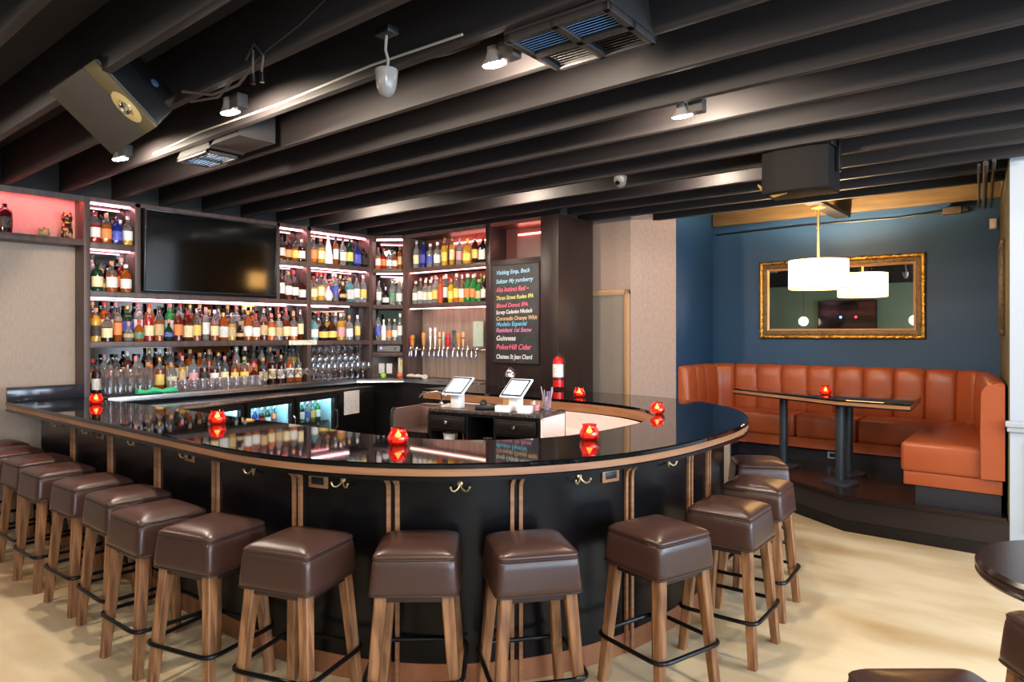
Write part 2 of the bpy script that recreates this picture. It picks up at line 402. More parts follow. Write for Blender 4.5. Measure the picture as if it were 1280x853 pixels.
# red votive candles
cand = thing('votive_candle', 'x', 'candle', (0, 0, 0))
MB().lathe([(.034, .0), (.046, .004), (.052, .018), (.054, .032), (.050, .05), (.040, .066), (.037, .074), (.040, .084), (.0385, .084), (.035, .074), (.038, .066), (.047, .05), (.0505, .032), (.047, .012), (.03, .006)], 20).build('glass_cup', M_CANDLE, cand)
fl = MB().lathe([(.030, .012), (.030, .036), (.001, .036)], 14).build('wax', M_WAX, cand)
MB().lathe([(.001, .0365), (.015, .041), (.017, .047), (.010, .058), (.003, .070), (.0005, .078)], 10).build('flame', M_FLAME, cand)
CANDS = [((-6.14, 2.12), 'red glass candle on the bar beside the beige wall and stacked pint glasses'),
         ((-4.21, 2.15), 'red glass candle on the straight leg of the bar before the glass coolers'),
         ((-2.71, 2.35), 'red glass candle on the bar in front of the register cabinet drawers'),
         ((-2.03, 3.11), 'red glass candle on the bar nose before the white cabinet side'),
         ((-2.30, 4.40), 'red glass candle on the far side of the bar nose before the taupe wall corner'),
         ((-3.45, 5.12), 'red glass candle on the far bar leg below the taupe door')]
for i, (p, lab) in enumerate(CANDS):
    o = cand if i == 0 else copy_tree(cand); o.location = (*p, 1.071); o['label'] = lab; o['group'] = 'red votive candles on the bar'
    light('candle_glow', 'POINT', (*p, 1.071 + .058), .07, (1, .34, .14), .010)
o = copy_tree(cand); o.location = (-1.83, 6.86, 1.0615); o['label'] = 'red glass candle on the booth table under the drum lamp'
if 'group' in o: del o['group']

# ================================================================== BAR STOOLS
def make_stool():
    t = thing('bar_stool', 'x', 'stool')
    def rsq(h, z, e): # rounded square ring
        return [Vector((math.copysign(abs(math.cos(a)) ** (2 / e), math.cos(a)) * h, math.copysign(abs(math.sin(a)) ** (2 / e), math.sin(a)) * h, z)) for a in [2 * math.pi * (i + .5) / 48 for i in range(48)]]
    m = MB()
    m.rings([rsq(.180, .570, 14), rsq(.185, .575, 14), rsq(.184, .60, 14), rsq(.177, .68, 14), rsq(.1735, .708, 14), rsq(.171, .712, 14), rsq(.167, .714, 14), rsq(.167, .718, 14), rsq(.172, .721, 14),
             rsq(.1725, .727, 14), rsq(.169, .734, 12), rsq(.158, .743, 10), rsq(.130, .755, 8), rsq(.085, .763, 6), rsq(.02, .766, 4)])
    s = m.build('seat', M_LEATHER, t, ang=60)
    MB().tube([p for p in rsq(.1705, .716, 12)], .0042, 6, closed=True).build('seat_piping', M_PIPING, t)
    MB().tube([p for p in rsq(.1845, .573, 14)], .004, 6, closed=True).build('hem_piping', M_PIPING, t)
    MB().box((0, 0, .555), (.31, .31, .035), bev=.004).build('seat_frame', M_PIPING, t)
    for sx in (-1, 1):
        for sy in (-1, 1):
            m = MB(); rs = []
            for k in range(6):
                z = .572 - .572 * k / 5; c = .137 + (.183 - .137) * k / 5; h = .0255 - .0055 * k / 5
                rs.append([Vector((sx * c + a * h, sy * c + b * h, z)) for a, b in ((-1, -.8), (-.8, -1), (.8, -1), (1, -.8), (1, .8), (.8, 1), (-.8, 1), (-1, .8))])
            m.rings(rs).build('leg', M_LEG, t, ang=25)
    MB().tube(rsq(.204, .225, 9), .0105, 8, closed=True).build('foot_ring', M_RING, t)
    return t
st0 = make_stool()
STOOLS = [((-6.76, 1.62), 2, 'brown leather bar stool at the beige wall end of the row'),
          ((-6.33, 1.60), 2, 'brown leather bar stool, second from the beige wall'),
          ((-5.78, 1.62), 2, 'brown leather bar stool, third from the beige wall'),
          ((-5.265, 1.59), 2, 'brown leather bar stool, fourth from the beige wall'),
          ((-4.68, 1.60), 2, 'brown leather bar stool, fifth from the beige wall'),
          ((-4.15, 1.60), 0, 'brown leather bar stool, sixth from the beige wall'),
          ((-3.634, 1.545), 2, 'brown leather bar stool, seventh from the beige wall'),
          ((-3.158, 1.59), 15, 'brown leather bar stool turned slightly where the bar starts to curve'),
          ((-2.636, 1.72), 19, 'brown leather bar stool showing a corner on the curve, eighth before the platform'),
          ((-2.204, 2.025), 41, 'brown leather bar stool facing square on beneath the register cabinet candle'),
          ((-1.832, 2.338), 51.8, 'brown leather bar stool square on beneath the white cabinet side'),
          ((-1.508, 2.896), 74, 'brown leather bar stool cornerwise at the nose of the bar, fourth from the platform'),
          ((-1.41, 3.504), 92, 'brown leather bar stool with gold sheen, third from the platform'),
          ((-1.49, 4.14), 95, 'brown leather bar stool with gold sheen, second from the platform'),
          ((-1.745, 4.86), 120, 'brown leather bar stool nearest the booth platform'),
          ((-.245, 1.985), 40, 'brown leather stool alone on open floor before the round pub table'),
          ((.05, 2.72), 36, 'brown leather stool tucked behind the round pub table')]
for i, (p, a, lab) in enumerate(STOOLS):
    o = st0 if i == 0 else copy_tree(st0)
    o.location = (*p, 0); o.rotation_euler = (0, 0, R(a)); o['label'] = lab; o['group'] = 'leather bar stools'
# round pub table
pt = thing('pub_table', 'round dark pub table with ridged edge on black pedestal', 'table', (.085, 2.255, 0))
MB().lathe([(.28, 1.005), (.295, 1.010), (.300, 1.018), (.296, 1.024), (.300, 1.031), (.300, 1.040), (.292, 1.05), (.02, 1.05)], 64).build('table_top', mat('dark table wood', C(46, 30, 27), .2, noise=((3, 60, 3), C(34, 21, 19), .35, .7, 3)), pt)
MB().cyl((0, 0, .03), (0, 0, 1.005), .035, seg=20).build('pedestal', M_BLACK, pt)
MB().lathe([(.13, 0), (.13, .02), (.05, .035)], 32).build('table_base', M_BLACK, pt)

# ================================================================== BOOTH
bo = thing('booth_bench', 'U-shaped cognac leather booth with channelled back on the dark platform', 'booth', (-2, 7.5, .3))
def arc(cx, cy, r, a0, a1, n=8): return [Vector((cx + r * math.cos(R(a0 + (a1 - a0) * i / n)), cy + r * math.sin(R(a0 + (a1 - a0) * i / n)))) for i in range(n + 1)]
path = [Vector((-3.398, 6.99)), Vector((-3.415, 7.3))] + arc(-3.03, 7.64, .40, 180, 90) + [Vector((-2, 8.042))] + arc(-1.0, 7.64, .40, 90, 5) + [Vector((-.50, 7.0)), Vector((-.405, 6.16))]
acc = [0]
for p, q in zip(path, path[1:]): acc.append(acc[-1] + (q - p).length)
def at(s):
    s = min(max(s, 0), acc[-1] - 1e-6)
    for i in range(len(path) - 1):
        if acc[i + 1] >= s: 
            t = (s - acc[i]) / (acc[i + 1] - acc[i]); p = path[i].lerp(path[i + 1], t)
            e = (path[i + 1] - path[i]).normalized()
            if i + 2 < len(path) and t > .5: e = e.lerp((path[i + 2] - path[i + 1]).normalized(), (t - .5)).normalized()
            elif i > 0 and t < .5: e = e.lerp((path[i] - path[i - 1]).normalized(), (.5 - t)).normalized()
            return p, Vector((e.y, -e.x))
NCH = 19; W = acc[-1] / NCH
for k in range(NCH):
    m = MB(); rs = []
    for j in range(11):
        u = j / 10; p, n = at((k + u) * W); bl = max(0, math.sin(math.pi * u)) ** .45
        t = .105 + .028 * bl; zt = 1.275 + .012 * bl
        prof = [(0, .74), (t, .74), (t + .004, .84), (t, 1.0), (t - .006, 1.15), (t - .016, zt - .045), (t - .04, zt - .012), (t - .07, zt), (.02, zt), (0, zt - .01)]
        rs.append([Vector((*(p + n * o_), z)) for o_, z in prof])
    m.rings(rs).build('back_cushion', M_ORANGE, bo, world=True, ang=60)
pe, ne = at(acc[-1]); pm = path[-1]
tt = (path[-1] - path[-2]).normalized()
m = MB(); rs = []
for dd in (0, .012):
    q = pm + tt * dd
    rs.append([Vector((*(q + ne * o_), z)) for o_, z in ((.0, .56), (.145, .56), (.150, .9), (.145, 1.20), (.12, 1.25), (.09, 1.262), (.0, 1.25))])
m.rings(rs).build('arm_end_panel', M_ORANGE, bo, world=True)
SEATS = [[(-3.3, 7.0), (-2.86, 7.0), (-2.86, 7.46), (-3.3, 7.9)],
         [(-3.3, 7.9), (-2.86, 7.45), (-2.30, 7.45), (-2.30, 7.93)], [(-2.29, 7.93), (-2.29, 7.45), (-1.70, 7.45), (-1.70, 7.93)],
         [(-1.69, 7.93), (-1.69, 7.45), (-1.13, 7.45), (-.72, 7.93)],
         [(-1.085, 6.17), (-.50, 6.17), (-.56, 7.0), (-.66, 7.90), (-1.12, 7.44)]]
for pts in SEATS:
    a = sum(pts[i][0] * pts[(i + 1) % len(pts)][1] - pts[(i + 1) % len(pts)][0] * pts[i][1] for i in range(len(pts)))
    if a < 0: pts = pts[::-1]
    MB().prism(pts, .545, .785, bev=.035).build('seat_cushion', M_ORANGE, bo, world=True, ang=60)
UB = [(-3.38, 7.0), (-2.88, 7.0), (-2.88, 7.47), (-1.105, 7.47), (-1.065, 6.185), (-.42, 6.185), (-.58, 8.0), (-3.38, 8.0)]
MB().prism(UB, .445, .55, bev=.006).build('seat_band', M_ORANGE, bo, world=True)
UB2 = [(-3.38, 7.0), (-2.94, 7.0), (-2.94, 7.54), (-1.02, 7.54), (-.985, 6.205), (-.43, 6.205), (-.6, 8.0), (-3.38, 8.0)]
ub = MB().prism(UB2, .30, .445).build('plinth', mat('navy plinth', C(34, 34, 42), .4), bo, world=True)
pl = MB().box((-1.93, 7.535, .385), (.12, .01, .07), bev=.003).build('outlet_plate', mat('pale blue outlet', C(150, 170, 205), .4), ub)
pl.data.transform(bo.matrix_basis.inverted())
s2 = MB().box((-1.93, 7.529, .385), (.075, .006, .038)).build('outlet_socket', M_BLACKP, ub); s2.data.transform(bo.matrix_basis.inverted())
ep = MB().b2(-3.40, -2.80, 6.955, 6.99, 0, .86, bev=.003).build('booth_end_panel', M_BEIGE, None); tag(ep, 'beige end panel closing the booth beside the platform', 'panel')
# booth table
bt = thing('booth_table', 'long black booth table with wood edge on three dark columns', 'table', (-1.9, 6.9, .3))
TP = [(-2.80, 7.04), (-1.60, 6.405), (-1.045, 6.36), (-1.115, 7.33), (-2.78, 7.33)]
def shr(pts, d):
    cx = sum(p[0] for p in pts) / len(pts); cy = sum(p[1] for p in pts) / len(pts)
    return [(cx + (x - cx) * (1 - d), cy + (y - cy) * (1 - d)) for x, y in pts]
MB().prism(TP, 1.045, 1.06, bev=.003).build('table_top', M_GRANITE, bt, world=True)
MB().prism(shr(TP, .004), 1.018, 1.045).build('wood_edge', M_TRIMW, bt, world=True)
MB().prism(TP, 1.005, 1.018, bev=.003).build('lower_edge', M_BLACKLAM, bt, world=True)
for x, y in ((-2.30, 7.12), (-1.64, 6.62), (-1.69, 7.12)):
    MB().cyl((x, y, .315), (x, y, 1.005), .040, seg=20).build('column', mat('blue-black steel', C(44, 50, 58), .4), bt, world=True)
    MB().lathe([(.15, .3), (.15, .312), (.06, .325)], 28, (x, y, 0)).build('column_foot', MATS['blue-black steel'], bt, world=True)

# mirror
mi = thing('wall_mirror', 'wide mirror in carved gilt frame on the blue wall', 'mirror', (-2.025, 8.05, 2.026), R(.8))
MW, MH = .842, .445
def sweep(prof, carve=0., n=60):
    m = MB(); rs = []
    cs = [(-MW, -MH), (MW, -MH), (MW, MH), (-MW, MH)]
    for k in range(4):
        (x0, z0), (x1, z1) = cs[k], cs[(k + 1) % 4]
        for i in range(n):
            t = i / n; x = x0 + (x1 - x0) * t; z = z0 + (z1 - z0) * t
            L = abs(x1 - x0) + abs(z1 - z0); s_ = t * L
            ring = []
            for q, (o_, h) in enumerate(prof):
                # inset towards the centre with mitred corners
                ix = x * (MW - o_) / MW; iz = z * (MH - o_) / MH
                b = carve * (math.sin(s_ * 70 + q) * .5 + math.sin(s_ * 173 + q * 2.1) * .5) if 0 < q < len(prof) - 1 else 0
                ring.append(Vector((ix, -(h + b), iz)))
            rs.append(ring)
    return m.rings(rs, wrap=True)
sweep([(0, .004), (0, .03), (.008, .042), (.022, .046), (.036, .040), (.045, .03), (.045, .004)], .004, 90).build('carved_border', M_GOLD, mi)
sweep([(.045, .004), (.045, .026), (.06, .028), (.088, .020), (.088, .004)], .001).build('dark_band', M_DARKGILT, mi)
sweep([(.088, .004), (.088, .024), (.096, .027), (.112, .016), (.112, .004)], 0).build('inner_liner', mat('copper liner', C(206, 160, 118), .35, .4), mi)
MB().b2(-MW + .10, MW - .10, -.012, -.004, -MH + .10, MH - .10).build('mirror_glass', M_LOOK, mi)

# pendant lamp
LP = Vector((-1.955, 7.08))
pe_ = thing('pendant_lamp', 'lit cream drum pendant on brass rod over the booth table', 'lamp', (LP.x, LP.y, 2.22))
m = MB(); m.rings([[Vector((r * math.cos(2 * math.pi * i / 56), r * math.sin(2 * math.pi * i / 56), z)) for i in range(56)] for r, z in ((.264, -.14), (.272, -.14), (.272, .142), (.264, .142))], wrap=True)
m.build('shade', M_SHADE, pe_)
MB().lathe([(.001, -.118), (.262, -.118), (.262, -.112), (.001, -.112)], 40).build('diffuser', mat('lit diffuser', (1, .95, .85), .6, emis=(1, .80, .50), estr=3.2), pe_)
M_BRONZE = mat('soft brass', C(204, 168, 110), .3, .8)
for z in (-.142, .140):
    MB().tube([Vector((.273 * math.cos(2 * math.pi * i / 48), .273 * math.sin(2 * math.pi * i / 48), z)) for i in range(48)], .004, 6, closed=True).build('rim_ring', mat('dark rim', C(92, 80, 64), .4, .5), pe_)
MB().cyl((0, 0, .0), (0, 0, .665), .012, seg=14).cyl((0, 0, .45), (0, 0, .47), .016).build('rod', M_BRONZE, pe_)
MB().lathe([(.012, .635), (.065, .652), (.07, .662), (.07, .672)], 28).build('ceiling_canopy', M_BRONZE, pe_)
m = MB()
for k in range(3):
    a = 2 * math.pi * k / 3; m.cyl((0, 0, .08), (.266 * math.cos(a), .266 * math.sin(a), .10), .004, seg=8)
m.build('spider_arms', M_BRONZE, pe_)
light('pendant_bulb', 'POINT', (LP.x, LP.y, 2.245), 210, (1, .78, .50), .05)
# ceiling plate the pendant hangs from: blocking between joists
o = struct('ceiling_block', MB().b2(-2.03, -1.88, 6.816, 7.99, 2.893, 2.93), M_JOIST, 'timber block carrying the pendant lamp')

# ================================================================== BACK BAR SHELVING
XF, XB = -6.90, -7.125
su = thing('shelving_unit', 'long dark wood liquor shelving around the television on the beige wall', 'shelving', (-7, 3.5, 0))
for y0, y1, z0 in ((2.284, 2.336, 0), (2.718, 2.769, 2.03), (4.21, 4.25, 2.03), (4.602, 4.656, 1.0805), (5.512, 5.56, 1.0805)):
    MB().b2(XB, XF, y0, y1, z0, 2.883, bev=.002).build('upright', M_CAB, su, world=True)
for y0, y1, z in ((.4, 2.284, 2.492), (2.336, 2.718, 2.478), (4.25, 4.602, 2.474), (4.656, 5.512, 2.476), (2.336, 4.602, 2.03), (4.656, 5.512, 2.03), (2.336, 4.602, 1.566), (4.656, 5.512, 1.556)):
    MB().b2(XB, XF + .001, y0, y1, z - .056, z, bev=.002).build('shelf', M_CAB, su, world=True)
MB().b2(XB, XF, .4, 2.284, 2.868, 2.883).b2(XF - .02, XF, .4, 2.284, 2.832, 2.868).b2(XB, XF, 2.336, 5.512, 2.845, 2.883).build('top_board', M_CAB, su, world=True)
MB().b2(-7.128, -7.122, 2.336, 2.72, 2.03, 2.845).b2(-7.128, -7.122, 4.25, 4.602, 2.03, 2.845).b2(-7.128, -7.122, 4.656, 5.512, 1.082, 2.845).b2(-7.128, -7.1225, 2.342, 4.602, 1.082, 1.975).build('mirror_back', M_MIRROR, su, world=True)
MB().b2(-7.128, -7.09, 2.77, 4.21, 2.03, 2.845).build('back_panel', M_CABD, su, world=True)
for y0, y1, z, x in ((.45, 2.27, 2.866, -6.935), (2.345, 2.71, 2.842, -6.98), (2.345, 2.71, 2.420, -6.98), (4.26, 4.595, 2.842, -6.98), (4.26, 4.595, 2.416, -6.98), (4.665, 5.505, 2.842, -6.98), (4.665, 5.505, 2.418, -6.96)):
    MB().b2(x, x - .018, y0, y1, z - .008, z).build('light_strip', M_LED if y0 > 1 else mat('niche light strip', (1, .4, .4), .5, emis=(1, .13, .15), estr=75), su, world=True)
M_LEDF = mat('front light strip', (1, .6, .66), .5, emis=(1, .45, .52), estr=20)
MB().b2(XF - .004, XF - .02, 2.345, 4.595, 1.966, 1.973).build('light_strip', M_LEDF, su, world=True)
MB().b2(XF - .004, XF - .02, 4.665, 5.2, 1.966, 1.973).build('light_strip', M_LEDF, su, world=True)
for y0, y1, z0, z1 in ((2.345, 4.600, 1.0805, 1.15), (2.336, 4.602, 1.566, 1.62)):
    MB().b2(-7.12, -7.02, y0, y1, z0, z1).build('riser_step', M_CABD, su, world=True)
strip = MB().b2(XF + .002, XF + .008, 4.36, 4.73, 1.508, 1.562).build('sign_strip', printed('printed card strip', C(226, 220, 198), C(150, 140, 116), (60, 90, 90), .56), None)
tag(strip, 'narrow cream printed card strip taped along the shelf edge', 'sign')
# corner unit
cu = thing('corner_shelving', 'narrow angled corner shelving between liquor shelves and beer taps', 'shelving', (-6.9, 5.8, 0))
CP = [(-6.90, 5.562), (-6.573, 5.772), (-6.573, 6.11), (-7.12, 6.11), (-7.12, 5.562)]
for z, m_ in ((2.46, M_CAB), (2.005, M_CAB), (1.55, M_CAB), (1.40, M_CAB)):
    MB().prism(CP, z - .052, z, bev=.002).build('shelf', m_, cu, world=True)
MB().prism(CP, 2.845, 2.883).build('top_board', M_CAB, cu, world=True)
MB().prism([(-7.118, 5.80), (-6.80, 6.108), (-6.79, 6.098), (-7.108, 5.79)], 1.42, 2.845).build('mirror_back', M_MIRROR, cu, world=True)
dgn = Vector((.21, .327, 0)); 
def dp(t, b, z): # point along the angled front; b behind it
    return Vector((-6.90 + .327 * t - .54 * b, 5.562 + .21 * t + .84 * b, z))
for z in (2.835, 2.403):
    MB().box(dp(.5, .09, z), (.34, .016, .008), math.atan2(.21, .327)).build('light_strip', M_LED, cu, world=True)
rc = thing('audio_receiver', 'grey audio receiver with blue indicator in the corner niche', 'receiver', (-6.76, 5.70, 1.402), math.atan2(.21, .327))
MB().box((0, .11, .045), (.30, .2, .08), bev=.004).build('receiver_body', M_GREY, rc)
MB().lathe([(.006, 0), (.006, .006)], 12, (-.1, .008, .05), M=Matrix.Rotation(R(90), 4, 'X')).build('indicator_light', mat('blue indicator', (.1, .1, 1), .4, emis=(.08, .1, 1), estr=30), rc)
MB().lathe([(.014, 0), (.012, .012)], 14, (.09, .01, .045), M=Matrix.Rotation(R(90), 4, 'X')).build('dial_knob', M_CHROME, rc)
# tap wall unit
tu = thing('tap_shelving', 'dark wood shelving holding bottles above the beer taps', 'shelving', (-5.8, 5.95, 0))
YF, YB = 5.77, 6.115
MB().b2(-6.570, -6.467, YF, YB, 1.0805, 2.883, bev=.002).build('upright', M_CAB, tu, world=True)
MB().b2(-5.162, -5.089, YF, YB, 0, 2.883, bev=.002).build('upright', M_CABD, tu, world=True)
for z in (2.455, 2.007):
    MB().b2(-6.467, -5.162, YF, YB, z - .056, z, bev=.002).build('shelf', M_CAB, tu, world=True)
MB().b2(-6.467, -5.162, YF, YB, 2.835, 2.883).build('top_board', M_CAB, tu, world=True)
MB().b2(-6.467, -5.162, 6.105, 6.112, 1.98, 2.835).build('back_panel', mat('red brown back', C(120, 74, 66), .3), tu, world=True)
MB().b2(-6.467, -5.162, 6.02, 6.03, 1.085, 1.951).build('tap_backsplash', mat('brushed backsplash', C(186, 168, 156), .32, .35, noise=((30, 3, 1.5), C(158, 140, 128), .35, .7, 3)), tu, world=True)
MB().b2(-6.0, -5.17, 6.06, 6.075, 2.75, 2.762).build('light_strip', M_LEDR, tu, world=True)
MB().b2(-6.46, -5.17, 5.80, 5.818, 2.390, 2.399).build('light_strip', M_LEDR, tu, world=True)
MB().b2(-6.46, -5.17, 5.80, 5.818, 1.942, 1.951).build('light_strip', mat('warm strip', (1, .7, .6), .5, emis=(1, .5, .4), estr=9), tu, world=True)
# chalkboard cabinet
cb = thing('chalkboard_cabinet', 'tall espresso wood cabinet panel carrying the chalkboard', 'cabinet', (-4.6, 5.95, 0))
MB().b2(-5.089, -4.37, YF, YB, 0, 2.46, bev=.003).build('panel', M_CABD, cb, world=True)
MB().b2(-4.37, -4.14, 5.755, YB + .3, 0, 2.883, bev=.003).build('column', M_CABD, cb, world=True)
MB().b2(-5.089, -4.37, YF, YB, 2.84, 2.883).b2(-5.089, -4.37, 6.05, YB, 2.46, 2.84).build('niche_back', mat('niche back', C(96, 56, 50), .35), cb, world=True)
MB().b2(-4.9, -4.38, 6.03, 6.045, 2.755, 2.768).build('light_strip', M_LEDR, cb, world=True)
ch = thing('chalkboard', 'black chalkboard with a coloured handwritten beer list', 'chalkboard', (-4.705, 5.765, 1.857))
MB().box((-.008, -.004, 0), (.645, .014, 1.07), bev=.002).build('slate', M_SLATE, ch)
m = MB()
for (cx, cz, w, h) in ((-.008, .541, .662, .014), (-.008, -.541, .662, .014), (-.332, 0, .014, 1.07), (.316, 0, .014, 1.07)): m.box((cx, -.006, cz), (w, .02, h), bev=.003)
m.build('board_frame', M_CABD, ch)
def chalk(c): return mat('chalk %02x%02x%02x' % c, C(*c), .9)
LB, PK, YL, WT, TN, BL, LV = (150, 200, 230), (222, 110, 130), (214, 214, 120), (226, 226, 224), (220, 180, 140), (110, 190, 226), (214, 130, 170)
LINES = [('Visiting Emp, Beck', LB, .452, .056, .02), ('Seltzer My yumberry', LB, .355, .056, .02), ('Alta Instinct Red ~', PK, .262, .062, .02), ('Thron Street Rodeo IPA', YL, .170, .054, .03),
         ('Blood Donut IPA', PK, .087, .056, .02), ('Scruty Cadavian Nkolsch', WT, .012, .052, .03), ('Coronado Orange Whit', TN, -.058, .054, .02), ('Modelo Especial', BL, -.120, .058, .02),
         ('Resident 1st Snow', LV, -.185, .058, .01), ('Guinness', WT, -.275, .066, .01), ('PokerHill Cider', PK, -.372, .070, .01), ('Chateau St Jean Chard', WT, -.478, .060, .01)]
for tx, col, z, sz, rot in LINES:
    cv = bpy.data.curves.new('chalk_lettering', 'FONT'); cv.body = tx; cv.size = sz; cv.shear = .22; cv.extrude = .0004; cv.offset = .0009
    cv.materials.append(chalk(col)); o = bpy.data.objects.new('chalk_lettering', cv); COL.objects.link(o); o.parent = ch
    w = .49 * sz * len(tx); k = min(1.18, .585 / w); 
    o.location = (-.285, -.0125, z - sz * .3); o.rotation_euler = (R(90), R(-rot * 57), 0); o.scale = (k * .97, 1.15, 1)
    bpy.context.view_layer.update(); me = bpy.data.meshes.new_from_object(o.evaluated_get(bpy.context.evaluated_depsgraph_get()))
    q = bpy.data.objects.new('chalk_lettering', me); COL.objects.link(q); q.parent = ch; q.location = o.location; q.rotation_euler = o.rotation_euler; q.scale = o.scale
    bpy.data.objects.remove(o); q.name = 'chalk_lettering'

# television
tv = thing('television', 'wide black flat television set in the liquor shelving', 'television', (-6.872, 3.49, 2.446), R(90))
tv.rotation_euler = (R(2.4), 0, R(90.6))
def tvparts(t, w, h):
    MB().box((0, .03, 0), (w, .05, h), bev=.006).build('housing', M_BLACKP, t)
    m = MB(); b = .014
    m.box((0, -.001, h / 2 - b / 2), (w, .018, b), bev=.003).box((0, -.001, -h / 2 + b / 2), (w, .018, b), bev=.003)
    m.box((-w / 2 + b / 2, -.001, 0), (b, .018, h), bev=.003).box((w / 2 - b / 2, -.001, 0), (b, .018, h), bev=.003)
    m.build('bezel', mat('gloss bezel', C(38, 40, 44), .15), t)
    MB().box((0, .002, 0), (w - .02, .006, h - .02)).build('screen', M_SCREEN, t)
tvparts(tv, 1.405, .785)
MB().box((0, .08, 0), (.4, .07, .3)).build('wall_bracket', M_BLACK, tv)
tv2 = thing('mounted_television', 'television on the sage wall seen only in the gilt mirror', 'television', (-4.36, -3.53, 2.09), R(180))
tvparts(tv2, 1.43, .81)
for x, c_ in ((.15, (.1, .3, 1)), (-.22, (1, .02, .04))):
    MB().lathe([(.03, 0), (.03, .004)], 14, (x, -.006, -.03), M=Matrix.Rotation(R(90), 4, 'X')).build('glowing_icon', mat('icon %.1f' % c_[0], c_, .5, emis=c_, estr=6), tv2)
for (x, y) in ((-5.28, -2.9), (-2.72, -2.9)):
    g = thing('globe_pendant', 'round white globe pendant seen in the mirror ' + ('beside the television' if x < -4 else 'at its edge'), 'lamp', (x, y, 1.95))
    MB().sphere((0, 0, 0), .12, seg=24).build('globe', mat('lit globe', (1, 1, 1), .4, emis=(1, .86, .62), estr=5), g)
    MB().cyl((0, 0, .11), (0, 0, .95), .006, seg=8).build('cord', M_BLACK, g)

# ------------------------------------------------------------------ back counter and coolers
bc = thing('back_counter', 'stainless steel back counter under the liquor shelves and beer taps', 'counter', (-6.8, 4, 0))
MB().prism([(-7.122, 2.34), (-6.50, 2.34), (-6.78, 5.22), (-6.42, 5.66), (-5.165, 5.66), (-5.165, 6.018), (-7.122, 6.018)], 1.035, 1.08, bev=.004).build('worktop', M_STEEL, bc, world=True)
MB().prism([(-7.122, 2.40), (-7.04, 2.40), (-7.04, 5.40), (-6.60, 5.70), (-5.165, 5.70), (-5.165, 6.1), (-7.122, 6.1)], 0, 1.035).build('base_cabinet', M_BLACK, bc, world=True)
CL0, CD = Vector((-5.93, 2.46)), Vector((-.24, .971))
cline = [CL0, CL0 + CD * 3.4]
def clp(s, b=0): p = CL0 + CD * s; return (p.x - .971 * b, p.y - .24 * b)
MB().prism([clp(-.0, -.01), clp(3.0, -.01), (-6.84, 5.24), (-6.55, 2.46)], .975, 1.0, bev=.004).build('lower_ledge', M_STEEL, bc, world=True)
CR = math.atan2(.971, -.24)
def s_at(px): p, _ = hit(px, cline); return (p - CL0).length
M_COOLIN = mat('cooler liner', C(200, 236, 245), .5)
M_COOLL = mat('cooler light', (1, 1, 1), .5, emis=(.5, .88, 1), estr=40)
CO = [(236, 303, 'glass-front bottle cooler mostly hidden behind the bar and candle'), (306, 366, 'glass-front bottle cooler showing a frosty white lit interior'), (368, 419, 'glass-front bottle cooler next to the black cabinet with notice')]
coolers = []
for a, b, lab in CO:
    s0, s1 = s_at(a), s_at(b); w = s1 - s0 - .006
    p = clp((s0 + s1) / 2)
    t = thing('bottle_cooler', lab, 'cooler', (*p, 0), CR, 'glass coolers under the back counter'); coolers.append((t, w, s0, s1))
    D_ = .40
    m = MB(); m.b2(-w / 2, w / 2, .0, D_, .02, .42).b2(-w / 2, w / 2, 0, D_, .945, .972).b2(-w / 2, -w / 2 + .03, 0, D_, .42, .945).b2(w / 2 - .03, w / 2, 0, D_, .42, .945)
    m.build('body', M_BLACK, t)
    MB().b2(-w / 2 + .03, w / 2 - .03, D_ - .02, D_, .42, .945).b2(-w / 2 + .031, -w / 2 + .036, .03, D_, .42, .94).b2(w / 2 - .036, w / 2 - .031, .03, D_, .42, .94).build('liner', M_COOLIN, t)
    MB().b2(-w / 2 + .04, w / 2 - .04, .05, .08, .925, .944).build('interior_light', M_COOLL, t)
    MB().b2(-w / 2 + .03, w / 2 - .03, .05, D_ - .02, .655, .665).build('rack_shelf', M_CHROME, t)
    m = MB(); fw = .045
    m.b2(-w / 2, -w / 2 + fw, -.03, -.003, .1, .955, ).b2(w / 2 - fw, w / 2, -.03, -.003, .1, .955).b2(-w / 2 + fw, w / 2 - fw, -.03, -.003, .915, .955).b2(-w / 2 + fw, w / 2 - fw, -.03, -.003, .1, .42)
    df = m.build('door_frame', M_BLACK, t)
    MB().b2(-w / 2 + fw, w / 2 - fw, -.016, -.012, .42, .915).build('door_glass', M_PANE, df)
    MB().tube([(w / 2 - .02, -.03, .78), (w / 2 - .02, -.055, .76), (w / 2 - .02, -.055, .60), (w / 2 - .02, -.03, .58)], .007, 8).build('handle', M_STEEL, df)
s0, s1 = s_at(421), 2.98
bk = thing('black_cabinet', 'black under-counter cabinet carrying a paper notice', 'cabinet', (*clp((s0 + s1) / 2), 0), CR)
w = s1 - s0
MB().b2(-w / 2, w / 2, .0, .3, .02, .97, bev=.003).build('body', M_BLACK, bk)
MB().b2(-w / 2 + .01, w / 2 - .01, -.02, -.001, .08, .95, bev=.003).build('cabinet_door', M_BLACKLAM, bk)
sp_, sq_ = s_at(428), s_at(447)
nt_ = thing('paper_notice', 'white printed notice taped to the black cabinet', 'notice', (*clp((sp_ + sq_) / 2, -.023), .83), CR)
MB().b2(-(sq_ - sp_) / 2, (sq_ - sp_) / 2, -.002, 0, -.13, .14).build('sheet', M_PAPER, nt_)

